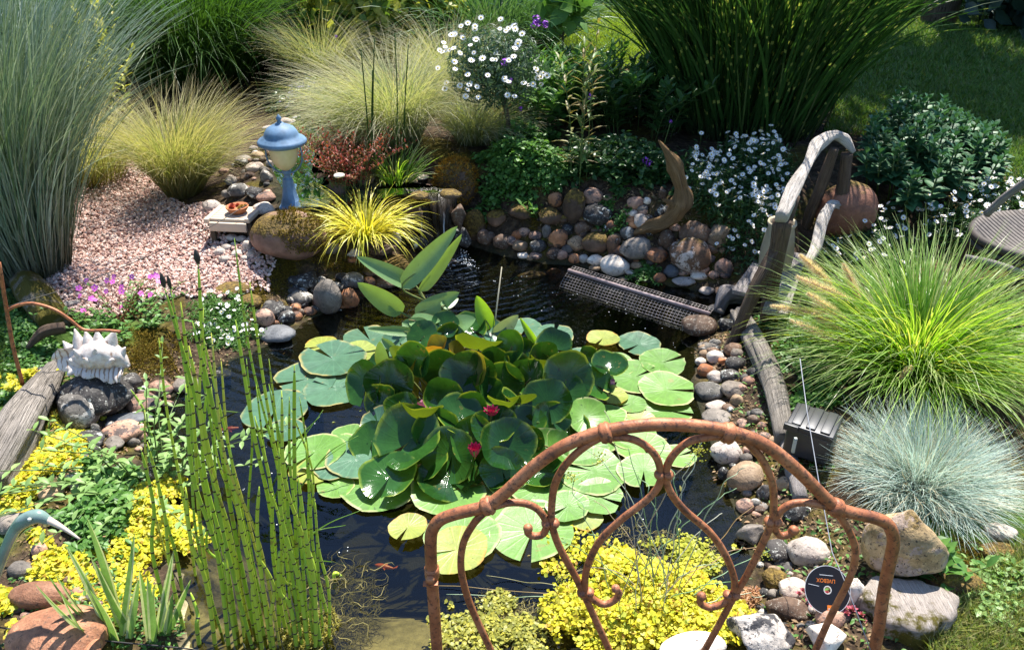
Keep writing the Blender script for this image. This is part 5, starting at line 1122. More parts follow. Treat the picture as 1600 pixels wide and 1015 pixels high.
iris('smaller striped iris standing right of the tallest one', 245, 1000, [((240,1000),(271,860),.014),((235,1000),(218,890),.014),((250,1000),(258,905),.012),((240,1005),(230,900),.015),((255,1005),(298,905),.013),((258,1000),(270,925),.012),((245,1000),(240,915),.013),((262,1008),(285,980),.011),((250,1000),(268,930),.015),((225,1010),(210,995),.010)])
lf, _ = leafy('loosestrife', 'light green leafy marsh plant between black stones and horsetail', 'plant', G(245, 760, .0), 24, (.12, .26), .34, (.035, .055), 8, LGT, LT, R=.12, up=.15)
leafy('loosestrife', 'single light green leafy stem in front of the black stones', 'plant', G(240, 745, .0), 2, (.26, .32), .05, (.04, .055), 8, LGT, LT, R=.02, up=.15)
# underwater weed
def weed(label, poly, n, L, mat, z=(-.05, .004), w=.002):
    p = inpoly(poly, n, 0.); p[:, 2] = RNG.uniform(*z, n); a = A(); blades(a, p, RNG.uniform(0, 6.3, n), RNG.uniform(*L, n), RNG.uniform(1.3, 1.7, n), RNG.uniform(-.15, .15, n), w, 5, flat=1., wob=1.2)
    tag(obj('water_weed', a, mat, origin=None), label, 'water weed', None, 'stuff')
AL = plain('algae', (.20, .17, .055), .8)
weed('tangle of olive water weed right of the horsetail', [(500,900),(540,862),(580,880),(590,930),(570,990),(520,1012),(440,1012),(450,960)], 900, (.03, .1), AL, (-.06, .002), .0016)
weed('mat of pale algae threads left of the gold cover', [(740,930),(790,925),(850,950),(880,1012),(760,1012),(720,980)], 900, (.015, .05), AL, (-.01, .004), .0012)
weed('floating weed behind the corkscrew rush', [(880,870),(960,820),(1060,830),(1140,860),(1130,900),(1000,880),(900,900)], 900, (.012, .04), AL, (-.005, .004), .0013)
a = A(); p = inpoly([(440,1015),(440,985),(480,955),(520,950),(535,975),(500,1015)], 2500, 0.); p[:, 2] += RNG.uniform(-.01, .01, len(p)); scat(a, LTN, p, frames(upn(len(p), 1.), RNG.uniform(0, 6, len(p))), RNG.uniform(.006, .012, len(p))); tag(obj('algae', a, gm('algae_mat', [(.25, .22, .03), (.36, .32, .06), (.16, .15, .03)])), 'yellowish algae mat at the foot of the horsetail', 'algae', None, 'stuff')
# goldfish
def fish(px, py, L, az, m, label):
    p = G(px, py, -.025); prof = [(0, .002), (.08, .055), (.25, .105), (.45, .11), (.7, .06), (.85, .028)]
    d = np.array([math.cos(az), math.sin(az), 0]); a = A(); P = [p+d*(s-.5)*L for s, r in prof]; tube(a, catmull(P, 3), np.interp(np.linspace(0, 1, 16), np.linspace(0, 1, 6), [r*L for s, r in prof])*1.0, 10)
    V = np.concatenate(a.V); 
    root = thing('goldfish', label, 'fish', p, 'goldfish in the pond'); a.V = [V]; a.T = [np.concatenate(a.T)]; obj('body', a, m, root)
    y = np.array([-d[1], d[0], 0]); t = p+d*.33*L; a = A(); a.add([t, t+d*.2*L+y*.08*L+[0, 0, .01], t+d*.13*L, t+d*.2*L-y*.08*L+[0, 0, .012], t+[0, 0, .002], t+d*.13*L+[0, 0, .003]], np.array([[0, 1, 2], [0, 2, 3], [4, 1, 5], [4, 5, 3]])); obj('tail', a, m, root)
    a = A(); s = p-d*.1*L; 
    for sg in (1, -1): a.add([s+y*sg*.09*L, s+y*sg*.2*L+d*.12*L, s+y*sg*.1*L+d*.1*L, s+y*sg*.09*L+[0, 0, .004]], np.array([[0, 1, 2], [3, 1, 2]]))
    obj('fins', a, m, root)
ORF = plain('orange_scales', (.62, .13, .03), .3); REF = plain('red_scales', (.45, .05, .03), .3)
fish(603, 885, .065, -.25, ORF, 'small orange goldfish in the open water below the lily pads'); fish(362, 670, .09, .25, REF, 'red goldfish behind the horsetail stems'); fish(446, 736, .09, 1.1, ORF, 'orange goldfish swimming right of the horsetail'); fish(1036, 575, .01, 0, REF, 'x') if 0 else None

# floating specks, litter
p = np.concatenate([ragged([(760,420),(860,430),(1050,490),(1080,560),(900,500),(780,470)], 50, 0.)[0], ragged([(620,660),(1050,660),(1060,760),(900,880),(650,860)], 40, 0.)[0], ragged([(230,660),(420,600),(560,700),(560,860),(420,900)], 30, 0.)[0]])
a = A(); V, F = ico(1)
for q in p: r = RNG.uniform(.0009, .0026); a.add(V*[r, r, r*.5]+[q[0], q[1], .001], F)
for q in ragged([(668,398),(725,388),(745,396),(735,412),(690,420)], 260, 0.)[0]: r = RNG.uniform(.001, .0035); a.add(V*[r, r, r*.6]+[q[0], q[1], .001], F)
tag(obj('foam', a, plain('foam_bubble', (.75, .77, .78), .15)), 'tiny white bubbles and specks drifting on the dark water', 'foam', None, 'stuff')
def litter(label, poly, n, size, mat, z=None, lift=.004):
    p, _ = ragged(poly, n, z, .04, .6); p[:, 2] += lift; a = A(); scat(a, LT, p, frames(upn(n, .35), RNG.uniform(0, 6, n)), RNG.uniform(*size, n)); tag(obj('leaf_litter', a, mat), label, 'litter', None, 'stuff')
DL = gm('litter_leaf', [(.22, .12, .06), (.34, .22, .11), (.10, .06, .035), (.16, .17, .05)], tr=.15, rough=.7)
litter('dry leaf litter and crumbs between the stones of the right shore', [(1085,540),(1160,500),(1230,620),(1300,760),(1400,900),(1420,1040),(1180,1040),(1180,900),(1120,740)], 2600, (.006, .018), DL)
litter('dry leaf litter over the back wall', [(740,360),(820,290),(1060,290),(1200,330),(1230,430),(1130,450),(900,410)], 2600, (.008, .02), DL)
litter('dry leaf litter on the left bank', [(0,660),(90,560),(250,540),(330,480),(560,400),(480,500),(240,640),(220,760),(300,1000),(0,1040)], 3200, (.006, .017), DL)
litter('small weeds sprouting between the stones and on the bare soil', [(1150,520),(1230,620),(1300,760),(1440,900),(1420,1040),(1200,1040),(1210,850),(1130,620)], 700, (.010, .022), MG, lift=.012)
litter('small weeds and seedlings on the left bank', [(0,900),(200,880),(300,960),(300,1040),(0,1040)], 900, (.008, .02), MG, lift=.01)
litter('yellow and brown scraps of leaf floating round the lily pads', [(430,520),(700,500),(1090,560),(1110,740),(900,880),(620,880),(470,790),(400,680)], 90, (.008, .02), gm('scrap', [(.30, .24, .06), (.18, .09, .04), (.25, .30, .06)]), 0., .003)
# ---------------------------------------------------------------- rusty bedstead
k = NT('rust'); v = k.n('ShaderNodeTexCoord').outputs['Object']; n1 = k.noise(v, 14., 6, .7); n2 = k.noise(v, 90., 4, .7)
c = k.ramp(n1, [(.3, (.15, .050, .022)), (.5, (.36, .125, .05)), (.7, (.48, .20, .10))]); c = k.mix(k.ramp(n2, [(.52, 0.), (.62, .8)]), c, (.08, .035, .025)); c = k.mix(k.ramp(k.noise(v, 30., 3), [(.62, 0.), (.72, .7)]), c, (.45, .20, .09))
RUST = k.out(k.pbr(c, .55, .45, k.bump(n2, .5, .003), Metallic=.15))
YB = 1.17
bed = thing('bedstead', 'rusty wrought iron bed end with heart-shaped scrolls standing at the front edge of the pond', 'bedstead', W(1020, 1040, YB)*[1, 1, 0])
def rod(name, pts, r, tip=None, ext=None, k_=5):
    P = [W(x, y, YB+(.0 if name == 'frame' else -.002)) for x, y in pts]
    if ext: P = [*( [P[0]+np.array([ext*.0, 0, -(P[0][2]+.1)])] if True else []), *P]
    P = catmull(P, k_); a = A(); tube(a, P, r, 12)
    if tip: ball(a, P[-1]+[0, 0, 0], tip, 2)
    return obj(name, a, RUST, bed)
fp = [(683,1015),(675,903),(673,845),(677,825),(689,811),(713,802),(738,796),(759,790),(786,772),(835,728),(884,695),(942,674),(1006,664),(1054,663),(1103,667),(1152,677),(1201,698),(1249,737),(1293,781),(1310,794),(1337,802),(1371,810),(1389,821),(1396,845),(1391,874),(1381,923),(1366,1015)]
P = [W(x, y, YB) for x, y in fp]; e0 = P[0].copy(); e0[2] = -.12; e1 = P[-1].copy(); e1[2] = -.12; e1[0] -= .0; P = catmull([e0]+P+[e1], 5); a = A(); tube(a, P, .0125, 14); obj('frame', a, RUST, bed)
def toground(p): q = np.array(p); d = np.array([0., 0, 0]); q[2] = .0; return q
def scroll(pts, r=.0075, tip=None, ground=False, k_=5):
    P = [W(x, y, YB-.001) for x, y in pts]
    if ground: d = P[-1]-P[-2]; P.append(P[-1]+d*(P[-1][2]+.05)/max(-d[2], 1e-3))
    P = catmull(P, k_); a = A(); tube(a, P, r, 10)
    if tip: ball(a, P[-1], tip, 2)
    obj('scroll', a, RUST, bed)
scroll([(944,680),(913,698),(884,725),(867,757),(862,791),(863,820),(874,854),(903,908),(932,971),(952,1015)], ground=True)
scroll([(952,683),(981,684),(1006,694),(1025,713),(1032,737),(1030,757),(1010,781),(971,811),(937,845),(918,884),(914,918),(923,932),(942,943),(959,938),(967,927),(962,919)], tip=.0095)
scroll([(1134,680),(1103,683),(1074,691),(1050,713),(1040,740),(1047,767),(1069,796),(1108,830),(1132,864),(1147,903),(1145,928),(1128,943),(1108,948),(1094,941),(1096,931)], tip=.0105)
scroll([(1140,680),(1167,691),(1191,718),(1206,752),(1209,786),(1206,815),(1191,850),(1167,898),(1145,935),(1123,976),(1101,1015)], ground=True)
scroll([(762,796),(742,815),(725,845),(720,879),(725,913),(738,952),(767,1015)], ground=True)
scroll([(772,791),(796,785),(820,786),(840,795),(852,811),(854,822),(848,834),(835,837),(825,832),(825,825)], tip=.010)
scroll([(1306,798),(1323,823),(1335,850),(1335,879),(1323,913),(1298,962),(1274,1015)], ground=True)
scroll([(1293,791),(1264,785),(1240,786),(1222,795),(1211,811),(1211,825),(1219,836),(1233,834),(1240,828)], tip=.0105)
def collar(px, py, r, d=(1, 0), ln=.012):
    a = A(); c = W(px, py, YB); u = np.array([d[0], 0, d[1]], float); u /= np.linalg.norm(u); lathe(a, [(r*.75, -ln), (r*1.0, -ln*.8), (r*1.12, -ln*.3), (r*1.05, 0), (r*1.18, ln*.35), (r*1.0, ln*.8), (r*.75, ln)], c, 16, axis=u); obj('collar', a, RUST, bed)
collar(946,676,.018,(1,.35)); collar(1137,676,.018,(1,-.2)); collar(762,790,.017,(1,.5)); collar(1305,792,.017,(1,-.7))
for x, y, d in [(1037,741,(1,0)),(860,817,(1,0)),(1208,815,(1,0)),(915,925,(1,.2)),(1143,929,(1,-.2))]:
    a = A(); c = W(x, y, YB-.004); 
    for s in (-1, 1): ball(a, c+[s*.008, 0, 0], (.0105, .013, .0095), 2)
    obj('collar', a, RUST, bed)
a = A(); c = W(675, 893, YB); lathe(a, [(.0125, -.014), (.0155, -.012), (.0155, .012), (.0125, .014)], c, 14, axis=(0, 0, 1)); tube(a, [c-[.002, .012, 0], c-[.002, .026, 0]], .009, 10); box(a, c+[-.002, -.018, -.014], (.03, .012, .004)); obj('bracket', a, RUST, bed)
# ---------------------------------------------------------------- blue lantern
BLU = plain('blue_painted_metal', (.105, .185, .29), .6, nz=.6, sc=14., spec=.4); k = NT('cream_glass'); n = k.noise(k.objco(), 9., 3)
CREAM = k.out(k.pbr(k.ramp(n, [(.35, (.50, .42, .22)), (.65, (.66, .58, .34))]), .25, .5, Subsurface_Weight=.15) if False else k.pbr(k.ramp(n, [(.35, (.52, .44, .22)), (.65, (.68, .60, .36))]), .25, .5))
lb = W(456, 326, 3.40); sc = depth(lb)/FPX; lat = thing('garden_lantern', 'blue metal lantern with cream glass standing on the mossy boulder', 'lantern', lb)
lat_h = lambda y: (W(456, y, 3.40)[2]-lb[2])
def lpart(name, prof, m, sides=32, smooth=True, dx=0):
    a = A(); lathe(a, [(r*sc, lat_h(y)) for r, y in prof], lb+[dx, 0, 0], sides); return obj(name, a, m, lat, smooth=smooth)
LX = (440-456)*sc*.5
lpart('base', [(0.1,326.5),(21,327),(22,323),(21,320),(16,317),(14,312),(12.5,308),(9,290),(8,281),(8,279),(5,277),(5,272),(7,270),(7,266),(4,264),(0.1,263)], BLU, 8, False)
lpart('glass', [(0.1,265.5),(6,265),(14,259),(19,249),(21,238),(21.5,231),(21,226),(0.1,226)], CREAM)
lpart('roof', [(20,229),(31,226.5),(36,223),(36.5,220),(34,217),(27,213),(25,209),(24,206),(20,200),(12,195.5),(7,193.5),(6,192),(0.1,191.5)], BLU)
lpart('finial', [(3,193),(4,190),(2.2,188.5),(4,186),(4.2,184),(2,181),(.1,178)], BLU, 14)
for s in (-1, 1):
    a = A(); P = catmull([lb+[s*25*sc, 0, lat_h(224)], lb+[s*27*sc, 0, lat_h(240)], lb+[s*24*sc, 0, lat_h(256)], lb+[s*14*sc, 0, lat_h(267)], lb+[s*3*sc, 0, lat_h(271)]], 5); tube(a, P, 1.3*sc, 7); obj('arm', a, BLU, lat)
# ---------------------------------------------------------------- small wooden bench with dish
WD = woodmat('pale_wood', (.36, .27, .19), (.52, .42, .32), crack=(.20, .14, .10), sc=3.)
wc = W(366, 340, 3.28); sw = depth(wc)/FPX; wb = thing('wooden_stand', 'small slatted wooden stand holding a dish of succulents', 'stand', wc-[0, 0, .10])
wz = wc[2]+.012; 
a = A(); 
for i in range(7): box(a, (wc[0], wc[1]-.055+i*.022, wz), (.17, .019, .014), R_(-6), bev=.1)
obj('top', a, WD, wb)
for s in (-1, 1):
    a = A(); box(a, (wc[0]+s*.088, wc[1]+.01, wz+.002), (.022, .17, .018), R_(-6)); obj('side_board', a, WD, wb)
a = A(); box(a, (wc[0]-.006, wc[1]-.076, wz-.024), (.165, .014, .038), R_(-6)); obj('front_board', a, WD, wb)
for sx in (-1, 1):
    for sy in (-1, 1): a = A(); box(a, (wc[0]+sx*.08, wc[1]+sy*.06, wz-.065), (.02, .02, .10)); obj('leg', a, woodmat('dark_wood', (.05, .035, .025), (.10, .075, .05)) if sx+sy == -2 else bpy.data.materials['dark_wood'], wb)
TER = plain('terracotta', (.42, .15, .06), .8, nz=.3); dc = W(372, 331, 3.29); dish = thing('planter_dish', 'terracotta dish of red houseleeks on the little wooden stand', 'planter', [dc[0], dc[1], wz+.008])
a = A(); lathe(a, [(.001, 0), (.03, 0), (.046, .022), (.049, .03), (.044, .031), (.04, .024), (.001, .022)], ORG[dish.name], 26); obj('dish', a, TER, dish)
def rosette(px, c, r, m, n=22):
    a = A(); az = np.arange(n)*2.4; el = .1+np.arange(n)/n*1.3; d = np.stack([np.cos(az)*np.cos(el), np.sin(az)*np.cos(el), np.sin(el)], -1); scat(a, leaf_t(1, .5, .25, -.15, 3, .9, .3), np.tile(c, (n, 1)), dirrot(d), r*(1-.3*np.arange(n)/n)); return obj('rosette', a, m, px)
SR = gm('houseleek_red', [(.30, .04, .035), (.42, .09, .05)], tr=.15); SG = gm('houseleek_olive', [(.28, .16, .04), (.34, .24, .05)], tr=.15); od = ORG[dish.name]
for dx, dy, r, m in [(-.022,-.008,.022,SR),(-.026,.016,.018,SR),(-.004,.02,.016,SR),(.02,.0,.018,SG),(.014,-.02,.015,SG),(.03,.016,.013,SG)]: rosette(dish, od+[dx, dy, .024], r, m)
RS = gm('stonecrop_red', [(.42, .06, .10), (.55, .16, .22), (.30, .10, .08)], tr=.2)
for x, y, lab in [(1275,950,'red stonecrop on the pink mottled stone below the disc'), (1335,965,'red stonecrop beside the log slice'), (1262,940,'red stonecrop left of the disc')]:
    c = T(x, y)+[0, 0, .02]; root = thing('stonecrop', lab, 'plant', c, 'red stonecrops'); 
    for i in range(9): rosette(root, c+RNG.normal(0, .014, 3)*[1, 1, .5], RNG.uniform(.008, .014), RS, 14)
# ---------------------------------------------------------------- conch shell
k = NT('conch'); n1 = k.noise(k.objco(False), 26., 5, .7); n2 = k.noise(k.objco(False), 60., 4, .7)
CON = k.out(k.pbr(k.mix(k.ramp(n1, [(.60, 0.), (.64, .8)]), k.ramp(n2, [(.3, (.46, .36, .30)), (.6, (.66, .60, .55))]), (.22, .12, .07)), .5, .4, k.bump(n2, .3, .004)))
cc0 = W(152, 549, 2.21); us = depth(cc0)/FPX
def SP(x, y, z=0.): return cc0+np.array([(x-152)*us, -z*us-(549-y)*us*-.25, (549-y)*us*.95])     # x, y in photo pixels about the shell, z towards the viewer
def smooth_blob(pts, r, sides=20, k_=6): 
    a_ = A(); P = catmull(pts, k_); rr = np.interp(np.linspace(0, 1, len(P)), np.linspace(0, 1, len(r)), np.array(r)*us); jit = 1+.05*np.sin(np.arange(sides)*4.+np.arange(len(P))[:, None]*.9); tube(a_, P, rr, sides, jit=jit); return a_
ac = smooth_blob([SP(108,560,2), SP(122,556,6), SP(142,552,8), SP(164,548,8), SP(184,556,5), SP(200,573,2)], [4, 11, 20, 24, 16, 3])
def spike(x0, y0, x1, y1, r, z0=4, z1=6):
    p, q = SP(x0, y0, z0), SP(x1, y1, z1); m = (p+q)/2; tube(ac, [p-(q-p)*.4, p, m, p+(q-p)*.85, q], [r*us*1.2, r*us, r*us*.6, r*us*.22, r*us*.05], 12)
for t in [(130,545,125,508,13),(144,540,141,511,12),(158,538,159,510,12),(172,542,187,510,15),(186,556,200,538,11),(118,552,104,528,12),(138,548,131,528,9,20,30),(160,544,166,526,10,20,32),(178,556,190,546,8,18,28),(150,552,148,538,8,26,38),(126,562,110,548,8,12,20),(190,568,202,570,8)]: spike(*t)
lip = A(); n_, m_ = 40, 9; V = []; cen_ = np.array([(106,528),(95,546),(104,560),(116,572),(132,574),(150,578),(168,582),(184,586),(198,578)]); cen_ = catmull(np.c_[cen_, np.zeros(9)], 5)[:41, :2]; inn_ = catmull(np.array([(128,536,0),(126,546,0),(128,554,0),(136,558,0),(146,560,0),(158,560,0),(170,560,0),(182,562,0),(192,566,0)]), 5)[:41, :2]
for i in range(41):
    for j in range(m_+1):
        s = j/m_; p = inn_[i]*(1-s)+cen_[i]*s; V.append(SP(p[0]+s*2*math.sin(i*1.1), p[1]+s*2.2*math.sin(i*1.35+math.sin(i*.37)*2), 26*math.sin(s*1.7)+s*2.4*math.sin(i*1.35+math.sin(i*.37)*2+1)))
F = [(i*(m_+1)+j, i*(m_+1)+j+1, (i+1)*(m_+1)+j+1, (i+1)*(m_+1)+j) for i in range(40) for j in range(m_)]; lip.add(V, np.array(F)); lip.add(np.array(V)+[0, .012, -.006], np.array(F)[:, ::-1])
cs_ = obj('conch_shell', ac, CON); tag(cs_, 'large white spiny conch shell lying on the black stones', 'shell')
k = NT('conch_lip'); v = k.objco(False); n1 = k.n('ShaderNodeTexWave', {'Vector': v, 'Scale': 22., 'Distortion': 5.}).outputs['Fac']
LIPM = k.out(k.pbr(k.mix(k.ramp(k.math('MULTIPLY', n1, k.noise(v, 20., 4)), [(.40, 0.), (.48, .8)]), (.66, .58, .52), (.24, .13, .07)), .45, .4, k.bump(n1, .4, .004))); obj('flared_lip', lip, LIPM, cs_)
# ---------------------------------------------------------------- logs and driftwood
OLD = woodmat('weathered_log', (.10, .085, .07), (.42, .37, .32), sc=1.6, str_=9); GREY = woodmat('grey_weathered_wood', (.22, .19, .18), (.42, .38, .36), sc=1.5); DRIFT = woodmat('pale_driftwood', (.42, .36, .30), (.72, .66, .60), crack=(.10, .07, .05)); BRN = woodmat('brown_driftwood', (.08, .05, .035), (.20, .14, .10)); TANW = woodmat('tan_driftwood', (.16, .085, .035), (.40, .25, .12), crack=(.06, .035, .015), sc=1.6); MLOG = woodmat('mossy_log_bark', (.10, .08, .055), (.34, .29, .22), moss=1.5, sc=1.6)
def log(name, label, pts, rad, m, cat='log', rough=.16, sides=26, k_=7, group=None, seed=1, parent=None):
    P = catmull(pts, k_); r = np.interp(np.linspace(0, 1, len(P)), np.linspace(0, 1, len(rad)), rad); an = np.arange(sides)*2*PI/sides
    jit = np.array([[1+rough*(noise.noise(Vector((math.cos(t)*1.6+seed, math.sin(t)*1.6, i*.10)))+.6*noise.noise(Vector((math.cos(t)*5, math.sin(t)*5+seed, i*.12)))) for t in an] for i in range(len(P))])
    a = A(); tube(a, P, r, sides, jit=jit); o = obj(name, a, m, parent)
    return tag(o, label, cat, group) if parent is None else o
log('log', 'mossy bark log at the left between rusty rod and gravel path', [T(38, 440)+[0, 0, .02], T(60, 475)+[0, 0, .04], T(92, 520)+[0, 0, .03]], [.055, .065, .06], MLOG, rough=.2)
log('driftwood_stick', 'short bleached stick lying below the geranium', [T(88, 490)+[0, 0, .02], T(108, 486)+[0, 0, .025], T(128, 478)+[0, 0, .02]], [.012, .017, .008], DRIFT, 'stick')
log('driftwood_stick', 'dark charred stick left of the conch shell', [T(50, 562)+[0, 0, .05], T(80, 552)+[0, 0, .09], T(112, 545)+[0, 0, .09]], [.008, .02, .02], BRN, 'stick')
log('log', 'bleached cracked driftwood log at the left edge below the black boulder', [T(92, 585)+[0, 0, .03], T(60, 640)+[0, 0, .04], T(28, 700)+[0, 0, .05], T(-20, 775)+[0, 0, .03]], [.03, .055, .07, .07], OLD, rough=.3, seed=4)
log('log', 'weathered grey log lying along the right shore under the fountain grass', [T(1150, 500)+[0, 0, .03], T(1180, 555)+[0, 0, .04], T(1205, 620)+[0, 0, .04], T(1225, 700)+[0, 0, .03]], [.03, .040, .036, .03], OLD, rough=.4, seed=9)
log('log', 'thin grey log half hidden beside the black box', [T(1222, 660)+[0, 0, .02], T(1232, 720)+[0, 0, .02], T(1250, 790)+[0, 0, .02]], [.02, .025, .02], GREY, seed=3)
log('log', 'gnarled dark stump beside the mesh guard end', [T(1120, 488)+[0, 0, .0], T(1135, 478)+[0, 0, .05], T(1160, 470)+[0, 0, .03]], [.02, .04, .03], GREY, rough=.5, seed=6)
# log slice, bottom right
ac = A(); c0 = T(1415, 962)+[0, 0, .01]; n = 44; ang = np.arange(n)*2*PI/n; rr = .098*(1+.10*np.sin(ang*3+1)+.05*np.sin(ang*7)+.03*np.sin(ang*13)); V = []; TT = []
rings = [(0, 0), (.3, 0), (.6, 0), (.85, 0), (.97, -.004), (1.02, -.02), (1.0, -.07)]
for s, z in rings:
    for i in range(n): x, y = rr[i]*s*math.cos(ang[i])*1.05, rr[i]*s*math.sin(ang[i])*.8; V.append((x, y, .045+z-y*.05)); TT.append((x*22, y*1.2, 0) if z > -.01 else (math.cos(ang[i])*2, z*8, math.sin(ang[i])*2))
F = [(i*n+j, i*n+(j+1) % n, (i+1)*n+(j+1) % n, (i+1)*n+j) for i in range(len(rings)-1) for j in range(n)]
ac.add(np.array(V)+c0, np.array(F), TT); tag(obj('log_slice', ac, woodmat('cut_wood', (.34, .27, .21), (.60, .53, .47), crack=(.13, .09, .07), sc=2.2, moss=.3)), 'pale cracked log slice lying at the bottom right behind the bed post', 'log')
# driftwood root on the back wall
log('driftwood_root', 'pointed tan driftwood root curving up on the back wall beside the daisies', [T(990, 375)+[0, 0, .03], T(1012, 364)+[0, -.03, .045]]+[W(x, y, T(1045, 352)[1]-.05) for x, y in ((1045,343),(1064,318),(1064,292),(1055,262),(1042,238),(1029,219))], [.010, .030, .026, .046, .024, .036, .015, .003], TANW, 'driftwood', rough=.5, seed=2)
log('twig', None, [T(1045, 352)*[1, 0, 0]+[0, 0, 0]+W(1062, 330, T(1045, 352)[1]-.05)*[0, 1, 1], W(1050, 318, T(1045, 352)[1]-.07), W(1036, 312, T(1045, 352)[1]-.08)], [.02, .013, .006], TANW, parent=[o for o in C.objects if o.name == 'driftwood_root'][0], rough=.4, sides=12)
# driftwood chair frame
N1, N2 = W(1219, 340, 2.62), W(1290, 218, 3.18)
ch = thing('driftwood_chair', 'chair-like frame of bleached and brown driftwood branches over grey planks on the right', 'driftwood', [N1[0], N1[1], H(N1[0], N1[1])])
def br(name, pts, rad, m, seed): log(name, None, pts, rad, m, parent=ch, seed=seed, rough=.45, sides=18)
br('top_rail', [N1, W(1240, 295, 2.78), W(1262, 258, 2.95), W(1278, 226, 3.1), W(1300, 213, 3.2), W(1318, 218, 3.22), W(1334, 238, 3.2)], [.023, .027, .020, .025, .017, .021, .009], DRIFT, 1)
br('post', [W(1222, 345, 2.64), W(1212, 420, 2.66), W(1200, 480, 2.68), W(1196, 545, 2.7)], [.028, .026, .03, .03], BRN, 2)
br('post', [W(1323, 240, 3.2), W(1318, 290, 3.2), W(1308, 340, 3.22), W(1303, 410, 3.24)], [.024, .023, .024, .026], BRN, 3)
br('brace', [W(1304, 232, 3.18), W(1285, 285, 3.2), W(1268, 330, 3.24), W(1258, 360, 3.28)], [.018, .022, .022, .02], BRN, 4)
br('brace', [W(1240, 305, 2.74), W(1215, 385, 2.66), W(1180, 450, 2.6), W(1148, 525, 2.56), W(1138, 545, 2.55)], [.02, .024, .024, .02, .02], BRN, 5)
br('lower_rail', [W(1318, 328, 3.2), W(1300, 320, 3.12), W(1285, 345, 2.98), W(1275, 385, 2.84), W(1262, 410, 2.7)], [.014, .018, .02, .02, .017], DRIFT, 6)
for i, (a0, a1, w) in enumerate([((1195,418),(1158,495),.10), ((1240,410),(1205,520),.09)]):
    p, q = T(*a0)+[0, 0, .07], T(*a1)+[0, 0, .05]; a = A(); L = np.linalg.norm(q-p); an = math.atan2(*(q-p)[1::-1]); box(a, (p+q)/2, (L, w, .018), an, bev=.1); Vb = a.V[-1]; rel = Vb-(p+q)/2; a.T = [np.stack([rel[:, 0]*0+rel@np.array([-math.sin(an), math.cos(an), 0])*18, rel@np.array([math.cos(an), math.sin(an), 0]), rel[:, 2]*5], -1)]
    tag(obj('plank', a, GREY), ['grey weathered plank sloping to the water under the driftwood brace', 'grey weathered plank under the driftwood post'][i], 'plank')
# stoneware pot
pc_ = W(1212, 405, 2.95); pz = H(pc_[0], pc_[1]); sp2 = depth(pc_)/FPX; a = A(); hh_ = W(1212, 345, 2.95)[2]-pz
lathe(a, [(.001, 0), (.05, 0), (.062, hh_*.3), (.066, hh_*.6), (.056, hh_*.85), (.050, hh_*.92), (.057, hh_*.97), (.055, hh_), (.047, hh_*.98), (.044, hh_*.88), (.05, hh_*.6), (.03, hh_*.2), (.001, hh_*.2)], [pc_[0], pc_[1], pz], 32)
tag(obj('stoneware_pot', a, plain('stoneware', (.36, .30, .20), .45, nz=.3, sc=12)), 'beige stoneware pot behind the driftwood posts', 'pot')
b = T(795, 205); a = A(); lathe(a, [(.001, 0), (.07, 0), (.085, .10), (.09, .12), (.082, .12), (.075, .08), (.001, .08)], b, 24); tag(obj('plant_pot', a, TER), 'terracotta pot rim in the greenery under the daisy bush', 'pot')
# woven stool, cut by the right edge
sc0 = W(1655, 372, 2.75); ws = thing('woven_stool', 'woven cord stool with stick arms, cut off by the right edge of the picture', 'stool', [sc0[0], sc0[1], H(sc0[0], sc0[1])]); rS = .30
an = np.linspace(0, 2*PI, 60, endpoint=False); ring = sc0+np.stack([rS*np.cos(an), rS*.8*np.sin(an), 0*an], -1); CORD = plain('grey_cord', (.16, .14, .125), .9, nz=.4, sc=60); DK = plain('dark_wicker', (.05, .04, .035), .7, nz=.3)
a = A(); tube(a, ring, .016, 8, closed=True); tube(a, ring-[0, 0, .03], .012, 8, closed=True); obj('rim', a, DK, ws)
a = A()
for i in range(34):
    t = -1+2*i/33.; x = t*rS*.97; hy = rS*.8*math.sqrt(max(1-(t*.97)**2, 0)); s = np.linspace(-1, 1, 12); tube(a, np.stack([sc0[0]+x+.05*s*s*0+.06*(1-s*s)*(.5), sc0[1]+s*hy, sc0[2]+.012-.03*(1-s*s)], -1), (.0068), 6)
obj('woven_seat', a, CORD, ws)
for sx, sy in ((-1, -1), (1, -1), (-1, 1), (1, 1)):
    p = sc0+[sx*rS*.75, sy*rS*.5, 0]; q = p+[sx*.03, sy*.02, 0]; q[2] = H(q[0], q[1])-.02; a = A(); tube(a, catmull([p, (p+q)/2, q], 4), .014, 8); obj('leg', a, BRN, ws)
a = A(); tube(a, catmull([W(1541, 335, 2.72), W(1570, 308, 2.68), W(1612, 278, 2.62), W(1660, 245, 2.55)], 4), .014, 8); obj('arm', a, GREY, ws)
a = A(); tube(a, catmull([W(1508, 402, 2.55), W(1540, 408, 2.52), W(1580, 420, 2.48), W(1660, 450, 2.42)], 4), .012, 8); obj('stretcher', a, GREY, ws)
